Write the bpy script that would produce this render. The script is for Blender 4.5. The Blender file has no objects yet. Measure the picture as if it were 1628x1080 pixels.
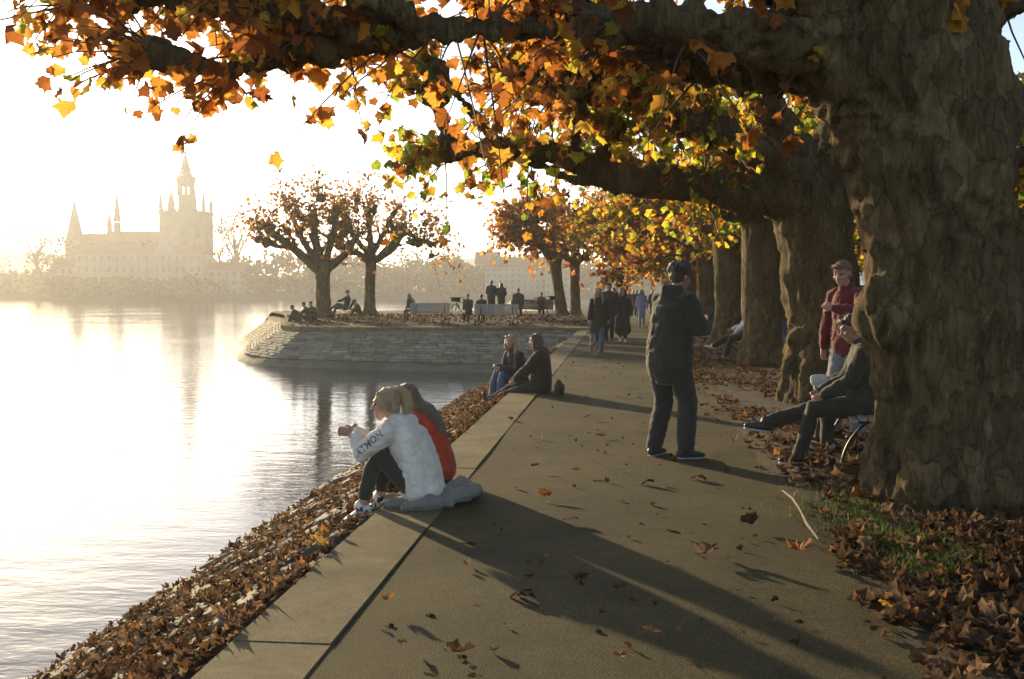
import bpy, bmesh, math, random
import numpy as np
from mathutils import Vector, Matrix

random.seed(7)
RNG = np.random.default_rng(7)
SC = bpy.context.scene
COL = SC.collection
R = math.radians

# ------------------------------------------------------------------ camera
FPX, PCX, PCY = 1583.0, 814.0, 540.0          # photo pixels (1628 x 1080), 35 mm lens
CAM_H, YAW, PITCH = 1.54, R(6.165), R(2.676)
camd = bpy.data.cameras.new('camera')
camd.lens, camd.sensor_width, camd.sensor_fit = 35.0, 36.0, 'HORIZONTAL'
camd.clip_start, camd.clip_end = 0.05, 4000.0
camo = bpy.data.objects.new('camera', camd); COL.objects.link(camo)
CF = Vector((-math.sin(YAW) * math.cos(PITCH), math.cos(YAW) * math.cos(PITCH), -math.sin(PITCH)))
CR = Vector((math.cos(YAW), math.sin(YAW), 0.0))
CU = CR.cross(CF)
CP = Vector((0, 0, CAM_H))
M = Matrix((CR, CU, -CF)).transposed().to_4x4(); M.translation = CP
camo.matrix_world = M
SC.camera = camo

def P(px, py, d):
    """world point at photo pixel px,py and depth d"""
    return CP + d * (CF + CR * ((px - PCX) / FPX) - CU * ((py - PCY) / FPX))
def G(px, py, z=0.0):
    """world point where the pixel's ray meets the level z"""
    v = CF + CR * ((px - PCX) / FPX) - CU * ((py - PCY) / FPX)
    return CP + v * ((z - CAM_H) / v.z)

# ------------------------------------------------------------------ sky, sun, exposure
SUN_AZ, SUN_EL = R(6.165 + 30.0), R(9.5)      # azimuth measured to the left of the path's direction (+Y)
w = bpy.data.worlds.new('World'); SC.world = w; w.use_nodes = True
nt = w.node_tree; nt.nodes.clear()
sky = nt.nodes.new('ShaderNodeTexSky'); sky.sky_type = 'NISHITA'; sky.sun_disc = False
sky.sun_elevation = SUN_EL; sky.sun_rotation = -SUN_AZ
sky.air_density = 0.5; sky.dust_density = 0.38; sky.ozone_density = 0.0; sky.altitude = 0
bg = nt.nodes.new('ShaderNodeBackground'); bg.inputs['Strength'].default_value = 0.15
ow = nt.nodes.new('ShaderNodeOutputWorld')
nt.links.new(sky.outputs[0], bg.inputs['Color']); nt.links.new(bg.outputs[0], ow.inputs['Surface'])
sl = bpy.data.lights.new('sun', 'SUN'); sl.energy = 4.2; sl.angle = R(0.9); sl.color = (1.0, 0.77, 0.43)
so = bpy.data.objects.new('sun', sl); COL.objects.link(so)
SUN_DIR = Vector((-math.sin(SUN_AZ) * math.cos(SUN_EL), math.cos(SUN_AZ) * math.cos(SUN_EL), math.sin(SUN_EL)))
so.rotation_euler = SUN_DIR.to_track_quat('Z', 'Y').to_euler()
vs = SC.view_settings
SC.display_settings.display_device = 'sRGB'
vs.view_transform = 'Standard'; vs.look = 'None'; vs.gamma = 1.0; vs.use_curve_mapping = False
vs.exposure = 1.2
SC.cycles.use_denoising = True
SC.cycles.max_bounces = 8; SC.cycles.volume_bounces = 0
SC.cycles.transparent_max_bounces = 8
SC.cycles.caustics_reflective = False; SC.cycles.caustics_refractive = False
SC.cycles.sample_clamp_indirect = 6.0

# ------------------------------------------------------------------ helpers
def vnoise(p, scale=1.0, seed=0):
    """smooth value noise in -1..1 for an N x 3 array"""
    q = np.asarray(p, float) * scale + seed * 17.31
    i = np.floor(q).astype(np.int64); f = q - i
    f = f * f * (3 - 2 * f)
    def h(ix, iy, iz):
        n = (ix * 374761393 + iy * 668265263 + iz * 2147483647 + seed * 974634777) & 0x7fffffff
        n = ((n ^ (n >> 13)) * 1274126177) & 0x7fffffff
        n = n ^ (n >> 16)
        return (n & 0xffff) / 32767.5 - 1.0
    x, y, z = i[:, 0], i[:, 1], i[:, 2]
    fx, fy, fz = f[:, 0], f[:, 1], f[:, 2]
    def lx(yy, zz): return h(x, yy, zz) * (1 - fx) + h(x + 1, yy, zz) * fx
    a = lx(y, z) * (1 - fy) + lx(y + 1, z) * fy
    b = lx(y, z + 1) * (1 - fy) + lx(y + 1, z + 1) * fy
    return a * (1 - fz) + b * fz
def fbm(p, scale=1.0, seed=0, oct=3):
    s, a = 0.0, 1.0
    for k in range(oct):
        s = s + a * vnoise(p, scale * 2 ** k, seed + k * 5); a *= 0.5
    return s

def link(name, me, mat=None, parent=None, loc=None):
    o = bpy.data.objects.new(name, me); COL.objects.link(o)
    if mat is not None and me is not None and not me.materials: me.materials.append(mat)
    if parent is not None: o.parent = parent
    if loc is not None: o.location = loc
    return o
def empty(name, loc=(0, 0, 0), rz=0.0, scale=1.0):
    o = bpy.data.objects.new(name, None); COL.objects.link(o)
    o.location = loc; o.rotation_euler = (0, 0, rz); o.scale = (scale,) * 3
    o.empty_display_size = 0.2
    return o
def tag(o, label=None, cat=None, group=None, kind=None):
    if label: o['label'] = label
    if cat: o['category'] = cat
    if group: o['group'] = group
    if kind: o['kind'] = kind
    return o
def copy_tree(o, parent=None):
    c = o.copy(); COL.objects.link(c); c.parent = parent
    for ch in list(o.children): copy_tree(ch, c)
    return c

class MB:
    """collects shapes; build() links them as one mesh object"""
    def __init__(s): s.v = []; s.f = []; s.n = 0
    def add(s, v, f):
        v = np.asarray(v, float).reshape(-1, 3)
        s.v.append(v); s.f.extend([tuple(i + s.n for i in q) for q in f]); s.n += len(v); return s
    def box(s, c, d, rz=0.0, taper=1.0, rx=0.0, M3=None):
        x, y, z = d[0] / 2, d[1] / 2, d[2] / 2
        v = np.array([(-x, -y, -z), (x, -y, -z), (x, y, -z), (-x, y, -z),
                      (-x * taper, -y * taper, z), (x * taper, -y * taper, z), (x * taper, y * taper, z), (-x * taper, y * taper, z)])
        if M3 is not None: v = v @ np.array(M3).T
        else:
            if rx:
                c_, s_ = math.cos(rx), math.sin(rx); v = v @ np.array([[1, 0, 0], [0, c_, -s_], [0, s_, c_]]).T
            if rz:
                c_, s_ = math.cos(rz), math.sin(rz); v = v @ np.array([[c_, -s_, 0], [s_, c_, 0], [0, 0, 1]]).T
        return s.add(v + np.array(c), [(3, 2, 1, 0), (4, 5, 6, 7), (0, 1, 5, 4), (1, 2, 6, 5), (2, 3, 7, 6), (3, 0, 4, 7)])
    def loft(s, pts, rad, seg=10, side=None, round_ends=True):
        pts = [np.array(p, float) for p in pts]; n = len(pts)
        rad = [(r, r) if np.isscalar(r) else tuple(r) for r in rad]
        tan = []
        for i in range(n):
            t = pts[min(i + 1, n - 1)] - pts[max(i - 1, 0)]
            l = np.linalg.norm(t); tan.append(t / l if l > 1e-9 else np.array([0, 0, 1.0]))
        us = []
        u = np.array(side, float) if side is not None else (np.array([1.0, 0, 0]) if abs(tan[0][0]) < .8 else np.array([0, 1.0, 0]))
        ref = u
        for i in range(n):
            b = ref if side is not None else u
            u = b - tan[i] * np.dot(b, tan[i]); l = np.linalg.norm(u)
            if l < 1e-6:
                u = np.cross(tan[i], [0.3, 0.8, 0.5]); l = np.linalg.norm(u)
            u = u / l; us.append(u)
        rings = []
        def ring(c, a, b, t, u): rings.append((c, a, b, np.cross(t, u), u))
        if round_ends:
            for th in (62, 30):
                a, b = rad[0]; k = math.cos(R(th)); ring(pts[0] - tan[0] * min(a, b) * math.sin(R(th)), a * k, b * k, tan[0], us[0])
        for i in range(n): ring(pts[i], rad[i][0], rad[i][1], tan[i], us[i])
        if round_ends:
            for th in (30, 62):
                a, b = rad[-1]; k = math.cos(R(th)); ring(pts[-1] + tan[-1] * min(a, b) * math.sin(R(th)), a * k, b * k, tan[-1], us[-1])
        ang = np.arange(seg) * 2 * math.pi / seg
        V = []
        for c, a, b, w_, u in rings: V.append(c + np.outer(np.cos(ang) * a, u) + np.outer(np.sin(ang) * b, w_))
        V = np.concatenate(V); m = len(rings); F = []
        for i in range(m - 1):
            for k in range(seg):
                k2 = (k + 1) % seg
                F.append((i * seg + k, i * seg + k2, (i + 1) * seg + k2, (i + 1) * seg + k))
        e0 = pts[0] - (tan[0] * min(rad[0]) if round_ends else 0); e1 = pts[-1] + (tan[-1] * min(rad[-1]) if round_ends else 0)
        V = np.vstack([V, e0, e1]); a0, a1 = m * seg, m * seg + 1
        for k in range(seg):
            k2 = (k + 1) % seg
            F.append((a0, k2, k)); F.append((a1, (m - 1) * seg + k, (m - 1) * seg + k2))
        return s.add(V, F)
    def ell(s, c, r, seg=12, rings=8, frame=None):
        V = []; F = []
        for i in range(rings + 1):
            th = math.pi * i / rings
            for k in range(seg):
                ph = 2 * math.pi * k / seg
                V.append((math.sin(th) * math.cos(ph) * r[0], math.sin(th) * math.sin(ph) * r[1], math.cos(th) * r[2]))
        for i in range(rings):
            for k in range(seg):
                k2 = (k + 1) % seg
                F.append((i * seg + k, (i + 1) * seg + k, (i + 1) * seg + k2, i * seg + k2))
        V = np.array(V)
        if frame is not None: V = V @ np.array(frame)
        return s.add(V + np.array(c), F)
    def mesh(s, name, smooth=False):
        me = bpy.data.meshes.new(name)
        me.from_pydata(np.concatenate(s.v).tolist() if s.v else [], [], s.f)
        me.update()
        if smooth: me.shade_smooth()
        return me
    def build(s, name, mat, parent=None, loc=None, smooth=False):
        return link(name, s.mesh(name, smooth), mat, parent, loc)
    def remesh(s, name, mat, parent=None, voxel=.01, it=3, disp=None, fac=.5, dec=0):
        """one continuous skin round all the shapes"""
        me = s.mesh(name + '_raw'); me.validate()
        bm = bmesh.new(); bm.from_mesh(me); bmesh.ops.remove_doubles(bm, verts=bm.verts, dist=1e-5)
        bmesh.ops.recalc_face_normals(bm, faces=bm.faces); bm.to_mesh(me); bm.free()
        t = bpy.data.objects.new('raw', me); COL.objects.link(t)
        m = t.modifiers.new('r', 'REMESH'); m.mode = 'VOXEL'; m.voxel_size = voxel; m.adaptivity = 0
        if it:
            q = t.modifiers.new('s', 'SMOOTH'); q.factor = fac; q.iterations = it
        if dec:
            q = t.modifiers.new('d', 'DECIMATE'); q.ratio = dec
        dg = bpy.context.evaluated_depsgraph_get()
        out = bpy.data.meshes.new_from_object(t.evaluated_get(dg)); out.name = name
        bpy.data.objects.remove(t); bpy.data.meshes.remove(me)
        if disp is not None:
            n = len(out.vertices); co = np.empty(n * 3); no = np.empty(n * 3)
            out.vertices.foreach_get('co', co); out.vertices.foreach_get('normal', no)
            co = co.reshape(-1, 3); no = no.reshape(-1, 3)
            co = disp(co, no)
            out.vertices.foreach_set('co', co.ravel()); out.update()
        out.shade_smooth()
        return link(name, out, mat, parent)

def np_mesh(name, V, F, mat, parent=None, smooth=False):
    """fast mesh from arrays: V (n,3), F (m,k)"""
    me = bpy.data.meshes.new(name); V = np.asarray(V, np.float32); F = np.asarray(F, np.int32)
    me.vertices.add(len(V)); me.vertices.foreach_set('co', V.ravel())
    m, k = F.shape
    me.loops.add(m * k); me.loops.foreach_set('vertex_index', F.ravel())
    me.polygons.add(m); me.polygons.foreach_set('loop_start', np.arange(m, dtype=np.int32) * k)
    me.update(calc_edges=True)
    if smooth: me.shade_smooth()
    return link(name, me, mat, parent)

# ------------------------------------------------------------------ materials
def ramp(nt, fac, stops):
    r = nt.nodes.new('ShaderNodeValToRGB')
    e = r.color_ramp.elements
    while len(e) < len(stops): e.new(0.5)
    for el, (p, c) in zip(e, stops): el.position = p; el.color = (*c, 1)
    nt.links.new(fac, r.inputs[0]); return r.outputs[0]
def noise(nt, vec, scale, detail=4, rough=.55, dist=0):
    n = nt.nodes.new('ShaderNodeTexNoise'); n.inputs['Scale'].default_value = scale
    n.inputs['Detail'].default_value = detail; n.inputs['Roughness'].default_value = rough; n.inputs['Distortion'].default_value = dist
    nt.links.new(vec, n.inputs['Vector']); return n.outputs[0]
def pmat(name, c1, c2=None, scale=6.0, rough=.7, bump=0.0, bscale=40.0, stretch=(1, 1, 1), spec=.4, metal=0.0, c3=None, rand=0.0, sheen=0.0):
    m = bpy.data.materials.new(name); m.use_nodes = True; nt = m.node_tree
    b = nt.nodes['Principled BSDF']; b.inputs['Roughness'].default_value = rough
    b.inputs['Specular IOR Level'].default_value = spec; b.inputs['Metallic'].default_value = metal
    if sheen: b.inputs['Sheen Weight'].default_value = sheen
    tc = nt.nodes.new('ShaderNodeTexCoord'); mp = nt.nodes.new('ShaderNodeMapping'); mp.inputs['Scale'].default_value = stretch
    nt.links.new(tc.outputs['Object'], mp.inputs[0])
    if c2 is None: c2 = tuple(x * .72 for x in c1)
    f = noise(nt, mp.outputs[0], scale, 5, .6)
    stops = [(.32, c1), (.68, c2)] if c3 is None else [(.28, c1), (.5, c2), (.72, c3)]
    col = ramp(nt, f, stops)
    if rand:
        oi = nt.nodes.new('ShaderNodeObjectInfo'); hs = nt.nodes.new('ShaderNodeHueSaturation')
        mr = nt.nodes.new('ShaderNodeMapRange'); mr.inputs[3].default_value = 1 - rand; mr.inputs[4].default_value = 1 + rand
        nt.links.new(oi.outputs['Random'], mr.inputs[0]); nt.links.new(mr.outputs[0], hs.inputs['Value']); nt.links.new(col, hs.inputs['Color']); col = hs.outputs[0]
    nt.links.new(col, b.inputs['Base Color'])
    if bump:
        bn = nt.nodes.new('ShaderNodeBump'); bn.inputs['Strength'].default_value = bump; bn.inputs['Distance'].default_value = .02
        nt.links.new(noise(nt, mp.outputs[0], bscale, 6, .65), bn.inputs['Height']); nt.links.new(bn.outputs[0], b.inputs['Normal'])
    return m
def leafmat(name, stops, trans=.62, tgain=1.75, rough=.6, per='island', spec=.3):
    """thin leaf: diffuse front, light coming through; colour differs leaf by leaf"""
    m = bpy.data.materials.new(name); m.use_nodes = True; nt = m.node_tree; nt.nodes.clear()
    out = nt.nodes.new('ShaderNodeOutputMaterial')
    if per == 'island': src = nt.nodes.new('ShaderNodeNewGeometry').outputs['Random Per Island']
    else: src = nt.nodes.new('ShaderNodeObjectInfo').outputs['Random']
    c = ramp(nt, src, stops)
    tc = nt.nodes.new('ShaderNodeTexCoord')
    nz = noise(nt, tc.outputs['Object'], 22, 4)
    hs = nt.nodes.new('ShaderNodeHueSaturation'); nt.links.new(c, hs.inputs['Color'])
    mr = nt.nodes.new('ShaderNodeMapRange'); mr.inputs[1].default_value = .3; mr.inputs[2].default_value = .7
    mr.inputs[3].default_value = .6; mr.inputs[4].default_value = 1.25
    nt.links.new(nz, mr.inputs[0]); nt.links.new(mr.outputs[0], hs.inputs['Value'])
    d = nt.nodes.new('ShaderNodeBsdfPrincipled'); d.inputs['Roughness'].default_value = rough; d.inputs['Specular IOR Level'].default_value = spec
    nt.links.new(hs.outputs[0], d.inputs['Base Color'])
    t = nt.nodes.new('ShaderNodeBsdfTranslucent')
    g = nt.nodes.new('ShaderNodeHueSaturation'); g.inputs['Value'].default_value = tgain; g.inputs['Saturation'].default_value = .98
    nt.links.new(hs.outputs[0], g.inputs['Color']); nt.links.new(g.outputs[0], t.inputs[0])
    mx = nt.nodes.new('ShaderNodeMixShader'); mx.inputs[0].default_value = trans
    nt.links.new(d.outputs[0], mx.inputs[1]); nt.links.new(t.outputs[0], mx.inputs[2]); nt.links.new(mx.outputs[0], out.inputs['Surface'])
    return m
MT = {}
def paving(name, dark, mid, light, grain=330, stain=1.3, bump=.9, fine_bump=260, rand=0.0):
    """fine aggregate in a matrix, with wear and stains over it"""
    m = bpy.data.materials.new(name); m.use_nodes = True; nt = m.node_tree; b = nt.nodes['Principled BSDF']
    b.inputs['Roughness'].default_value = .9; b.inputs['Specular IOR Level'].default_value = .25
    tc = nt.nodes.new('ShaderNodeTexCoord'); ge = nt.nodes.new('ShaderNodeNewGeometry'); v = ge.outputs['Position']
    g = ramp(nt, noise(nt, v, grain, 2, .6), [(.36, dark), (.52, mid), (.66, light)])
    st = noise(nt, v, stain, 6, .65, .5); st2 = noise(nt, v, stain * 9, 4, .6)
    mr = nt.nodes.new('ShaderNodeMapRange'); mr.inputs[1].default_value = .3; mr.inputs[2].default_value = .7; mr.inputs[3].default_value = .6; mr.inputs[4].default_value = 1.35; nt.links.new(st, mr.inputs[0])
    m2 = nt.nodes.new('ShaderNodeMapRange'); m2.inputs[1].default_value = .3; m2.inputs[2].default_value = .7; m2.inputs[3].default_value = .85; m2.inputs[4].default_value = 1.15; nt.links.new(st2, m2.inputs[0])
    mu = nt.nodes.new('ShaderNodeMath'); mu.operation = 'MULTIPLY'; nt.links.new(mr.outputs[0], mu.inputs[0]); nt.links.new(m2.outputs[0], mu.inputs[1]); val = mu.outputs[0]
    if rand:
        oi = nt.nodes.new('ShaderNodeObjectInfo'); m3 = nt.nodes.new('ShaderNodeMapRange'); m3.inputs[3].default_value = 1 - rand; m3.inputs[4].default_value = 1 + rand
        nt.links.new(oi.outputs['Random'], m3.inputs[0]); m4 = nt.nodes.new('ShaderNodeMath'); m4.operation = 'MULTIPLY'; nt.links.new(val, m4.inputs[0]); nt.links.new(m3.outputs[0], m4.inputs[1]); val = m4.outputs[0]
    hs = nt.nodes.new('ShaderNodeHueSaturation'); nt.links.new(g, hs.inputs['Color']); nt.links.new(val, hs.inputs['Value']); nt.links.new(hs.outputs[0], b.inputs['Base Color'])
    bn = nt.nodes.new('ShaderNodeBump'); bn.inputs['Strength'].default_value = bump; bn.inputs['Distance'].default_value = .012
    nt.links.new(noise(nt, v, fine_bump, 3, .7), bn.inputs['Height']); nt.links.new(bn.outputs[0], b.inputs['Normal'])
    return m
MT['asphalt'] = paving('asphalt', (.031, .0245, .008), (.067, .0535, .018), (.145, .117, .044), 150, .8, 1.0, 120)
MT['concrete'] = paving('concrete', (.118, .093, .043), (.184, .146, .07), (.26, .21, .11), 170, 1.6, .8, 140, .12)
MT['soil'] = pmat('soil', (.05, .034, .02), (.085, .06, .036), 2.2, .95, .8, 60)
MT['stone'] = pmat('stone', (.27, .235, .18), (.16, .135, .10), 7, .8, .8, 60, rand=.3, c3=(.34, .30, .24))
MT['masonry'] = pmat('masonry', (.20, .17, .11), (.12, .10, .065), 1.3, .85, .6, 30, rand=.2)
def bark_material():
    """plane bark: flaking patches of grey-brown, olive and pale, with upright cracks"""
    m = bpy.data.materials.new('bark'); m.use_nodes = True; nt = m.node_tree; b = nt.nodes['Principled BSDF']
    b.inputs['Roughness'].default_value = .92; b.inputs['Specular IOR Level'].default_value = .25
    tc = nt.nodes.new('ShaderNodeTexCoord'); mp = nt.nodes.new('ShaderNodeMapping'); mp.inputs['Scale'].default_value = (1, 1, .45); nt.links.new(tc.outputs['Object'], mp.inputs[0])
    mp2 = nt.nodes.new('ShaderNodeMapping'); mp2.inputs['Scale'].default_value = (1, 1, .16); nt.links.new(tc.outputs['Object'], mp2.inputs[0])
    wob = nt.nodes.new('ShaderNodeTexNoise'); wob.inputs['Scale'].default_value = 7; wob.inputs['Detail'].default_value = 5; nt.links.new(mp.outputs[0], wob.inputs['Vector'])
    vm = nt.nodes.new('ShaderNodeVectorMath'); vm.operation = 'MULTIPLY_ADD'; vm.inputs[1].default_value = (.28, .28, .28); nt.links.new(wob.outputs['Color'], vm.inputs[0]); nt.links.new(mp.outputs[0], vm.inputs[2])
    vo = nt.nodes.new('ShaderNodeTexVoronoi'); vo.inputs['Scale'].default_value = 5.5; nt.links.new(vm.outputs[0], vo.inputs['Vector'])
    sep = nt.nodes.new('ShaderNodeSeparateColor'); nt.links.new(vo.outputs['Color'], sep.inputs[0])
    plates = ramp(nt, sep.outputs[0], [(0, (0.092, 0.062, 0.026)), (.3, (0.134, 0.092, 0.037)), (.34, (0.195, 0.133, 0.057)), (.66, (0.164, 0.112, 0.046)), (.7, (0.257, 0.179, 0.079)), (.9, (0.278, 0.192, 0.085)), (.93, (0.370, 0.258, 0.122))])
    clo = ramp(nt, noise(nt, mp.outputs[0], 3.2, 6, .7, .6), [(.36, (0.087, 0.057, 0.024)), (.46, (0.185, 0.123, 0.052)), (.55, (0.154, 0.107, 0.044)), (.64, (0.287, 0.196, 0.088))])
    mixc = nt.nodes.new('ShaderNodeMix'); mixc.data_type = 'RGBA'; mixc.inputs[0].default_value = .36; nt.links.new(clo, mixc.inputs[6]); nt.links.new(plates, mixc.inputs[7]); a = mixc.outputs[2]
    fine = noise(nt, mp2.outputs[0], 26, 6, .75, .5)
    ve = nt.nodes.new('ShaderNodeTexVoronoi'); ve.feature = 'DISTANCE_TO_EDGE'; ve.inputs['Scale'].default_value = 5.5; nt.links.new(vm.outputs[0], ve.inputs['Vector'])
    crk = nt.nodes.new('ShaderNodeMapRange'); crk.inputs[1].default_value = 0; crk.inputs[2].default_value = .055; crk.inputs[3].default_value = 0; crk.inputs[4].default_value = 1; nt.links.new(ve.outputs['Distance'], crk.inputs[0])
    ckc = nt.nodes.new('ShaderNodeMapRange'); ckc.inputs[3].default_value = .66; ckc.inputs[4].default_value = 1.0; nt.links.new(crk.outputs[0], ckc.inputs[0])
    mr = nt.nodes.new('ShaderNodeMapRange'); mr.inputs[1].default_value = .35; mr.inputs[2].default_value = .65; mr.inputs[3].default_value = .55; mr.inputs[4].default_value = 1.3; nt.links.new(fine, mr.inputs[0])
    hs = nt.nodes.new('ShaderNodeHueSaturation'); nt.links.new(a, hs.inputs['Color']); mm = nt.nodes.new('ShaderNodeMath'); mm.operation = 'MULTIPLY'; nt.links.new(mr.outputs[0], mm.inputs[0]); nt.links.new(ckc.outputs[0], mm.inputs[1]); nt.links.new(mm.outputs[0], hs.inputs['Value']); nt.links.new(hs.outputs[0], b.inputs['Base Color'])
    rough_h = noise(nt, mp.outputs[0], 11, 8, .75, .8)
    ad = nt.nodes.new('ShaderNodeMath'); ad.operation = 'MULTIPLY_ADD'; ad.inputs[1].default_value = .8; nt.links.new(fine, ad.inputs[0]); nt.links.new(rough_h, ad.inputs[2])
    bn = nt.nodes.new('ShaderNodeBump'); bn.inputs['Strength'].default_value = 1.0; bn.inputs['Distance'].default_value = .07
    a2 = nt.nodes.new('ShaderNodeMath'); a2.operation = 'MULTIPLY_ADD'; a2.inputs[1].default_value = .28; nt.links.new(crk.outputs[0], a2.inputs[0]); nt.links.new(ad.outputs[0], a2.inputs[2])
    a3 = nt.nodes.new('ShaderNodeMath'); a3.operation = 'MULTIPLY_ADD'; a3.inputs[1].default_value = .3; nt.links.new(sep.outputs[1], a3.inputs[0]); nt.links.new(a2.outputs[0], a3.inputs[2])
    nt.links.new(a3.outputs[0], bn.inputs['Height']); nt.links.new(bn.outputs[0], b.inputs['Normal'])
    return m
MT['bark'] = bark_material()
MT['twig'] = pmat('twig', (.10, .065, .035), (.06, .04, .022), 10, .7)
MT['wood_slat'] = pmat('wood_slat', (.36, .34, .285), (.27, .25, .205), 9, .6, .2, 50, (1, 8, 8))
MT['iron'] = pmat('iron', (.03, .03, .03), (.05, .045, .04), 12, .45, metal=.4)
OR_STOPS = [(0, (.13, .04, .01)), (.25, (.25, .085, .016)), (.5, (.38, .15, .022)), (.74, (.48, .23, .028)), (.92, (.50, .31, .035)), (1, (.30, .30, .03))]
YG_STOPS = [(0, (.16, .05, .01)), (.25, (.36, .15, .016)), (.5, (.50, .32, .022)), (.7, (.42, .38, .03)), (.86, (.22, .28, .025)), (1, (.08, .13, .018))]
BR_STOPS = [(0, (.10, .035, .012)), (.35, (.22, .08, .018)), (.7, (.34, .14, .022)), (1, (.42, .21, .03))]
LT_STOPS = [(0, (.035, .019, .010)), (.4, (.085, .046, .022)), (.72, (.145, .082, .040)), (.9, (.22, .14, .075)), (.97, (.26, .12, .04)), (1, (.36, .15, .03))]
MT['leaf_orange'] = leafmat('leaf_orange', OR_STOPS)
MT['leaf_yellow'] = leafmat('leaf_yellow', YG_STOPS)
MT['leaf_brown'] = leafmat('leaf_brown', [(0, (.16, .06, .016)), (.4, (.32, .13, .026)), (.8, (.46, .22, .04)), (1, (.50, .30, .05))], .62, 1.6)
MT['leaf_one'] = leafmat('leaf_one', OR_STOPS, per='object')
MT['leaf_one_yellow'] = leafmat('leaf_one_yellow', YG_STOPS, per='object')
MT['leaf_litter'] = leafmat('leaf_litter', LT_STOPS, .35, 1.5, .9, spec=.12)
MT['leaf_fallen'] = leafmat('leaf_fallen', LT_STOPS, .3, 1.4, .9, per='object', spec=.12)
MT['leaf_dark'] = leafmat('leaf_dark', [(0, (.018, .026, .008)), (.6, (.04, .05, .012)), (1, (.09, .07, .015))], .35, 1.2)
MT['leaf_far'] = leafmat('leaf_far', [(0, (.05, .045, .015)), (.5, (.09, .065, .02)), (1, (.13, .08, .02))], .35, 1.2)
MT['grass'] = leafmat('grass', [(0, (.04, .065, .012)), (.6, (.07, .115, .018)), (1, (.15, .15, .04))], .4, 1.3)

def water_material():
    m = bpy.data.materials.new('water'); m.use_nodes = True; nt = m.node_tree
    b = nt.nodes['Principled BSDF']
    b.inputs['Base Color'].default_value = (.07, .075, .062, 1); b.inputs['Roughness'].default_value = .04
    b.inputs['IOR'].default_value = 1.333; b.inputs['Specular IOR Level'].default_value = .5
    tc = nt.nodes.new('ShaderNodeTexCoord')
    mp = nt.nodes.new('ShaderNodeMapping'); mp.inputs['Scale'].default_value = (.8, 1.9, 1); mp.inputs['Rotation'].default_value = (0, 0, R(8))
    nt.links.new(tc.outputs['Object'], mp.inputs[0])
    a = noise(nt, mp.outputs[0], 1.1, 3, .5, .3); c = noise(nt, mp.outputs[0], 5.5, 3, .55, .4)
    big = noise(nt, tc.outputs['Object'], .06, 2, .5)
    mul = nt.nodes.new('ShaderNodeMath'); mul.operation = 'MULTIPLY_ADD'; mul.inputs[1].default_value = .32
    nt.links.new(c, mul.inputs[0]); nt.links.new(a, mul.inputs[2])
    mr = nt.nodes.new('ShaderNodeMapRange'); mr.inputs[1].default_value = .35; mr.inputs[2].default_value = .65; mr.inputs[3].default_value = .45; mr.inputs[4].default_value = 1.0
    nt.links.new(big, mr.inputs[0])
    bn = nt.nodes.new('ShaderNodeBump'); bn.inputs['Distance'].default_value = .024
    nt.links.new(mul.outputs[0], bn.inputs['Height']); nt.links.new(mr.outputs[0], bn.inputs['Strength']); nt.links.new(bn.outputs[0], b.inputs['Normal'])
    return m
MT['water'] = water_material()

# ------------------------------------------------------------------ leaves
def leaf_template(curl=.3, fold=.25, seed=0, simple=False, crump=.045):
    """five-lobed plane leaf, unit length, lying in xy with the stalk at the origin"""
    rr = np.random.default_rng(seed)
    if simple == 2:
        out = [(0, -.02), (.5, .0), (.6, .48), (0, 1.0), (-.6, .48), (-.5, 0)]
    elif simple:
        out = [(0, .0), (.42, .02), (.42, .26), (.58, .50), (.30, .66), (0, 1.0), (-.30, .66), (-.58, .50), (-.42, .26), (-.42, .02)]
    else:
        out = [(0, -.02), (.20, .03), (.46, -.06), (.44, .14), (.58, .30), (.64, .50), (.46, .53), (.36, .60), (.34, .76), (.15, .80), (0, 1.04),
               (-.15, .80), (-.34, .76), (-.36, .60), (-.46, .53), (-.64, .50), (-.58, .30), (-.44, .14), (-.46, -.06), (-.20, .03)]
    V = np.array([(0, .36, 0)] + [(x * (1 + rr.normal() * .05), y * (1 + rr.normal() * .04), 0) for x, y in out])
    r2 = V[:, 0] ** 2 * 1.6 + (V[:, 1] - .4) ** 2
    cr = crump
    V[:, 2] = curl * r2 + fold * np.abs(V[:, 0]) * .5 + rr.normal(0, cr + .08 * abs(curl), len(V)) * (r2 > .05)
    n = len(out)
    F = np.array([(0, 1 + k, 1 + (k + 1) % n) for k in range(n)])
    return V, F
LEAVES = [leaf_template(c, f, i) for i, (c, f) in enumerate([(.15, .2), (.35, .1), (-.3, .3), (.7, .35), (-.7, .2), (1.1, .3)])]
LEAVES_S = [leaf_template(c, f, i, True) for i, (c, f) in enumerate([(.15, .3), (.4, .1), (-.35, .3), (.75, .35), (-.7, .2)])]
CLUMP = [(np.array([(-.5, 0, 0), (.45, .1, .15), (.6, .8, -.1), (0, 1.1, .2), (-.55, .7, 0)]), np.array([(0, 1, 2), (0, 2, 3), (0, 3, 4)])), (np.array([(-.6, .1, .1), (.2, -.1, 0), (.55, .5, .2), (.2, 1, -.1), (-.5, .9, .1)]), np.array([(0, 1, 2), (0, 2, 3), (0, 3, 4)]))]
LITTER_S = [leaf_template(c, f, i + 40, True, .11) for i, (c, f) in enumerate([(.1, .15), (.45, .25), (-.45, .3), (.25, .9), (1.0, .2), (-.2, -.8), (.7, 1.0)])]
LEAVES_6 = [leaf_template(c, f, i + 60, 2, .08) for i, (c, f) in enumerate([(.15, .3), (.4, .1), (-.35, .3), (.75, .35), (-.7, .2)])]
LITTER = [leaf_template(c, f, i + 20) for i, (c, f) in enumerate([(.1, .15), (.3, .2), (.55, .3), (-.3, .2), (-.55, .3), (.25, .6), (-.2, -.45), (.8, .2)])]

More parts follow.
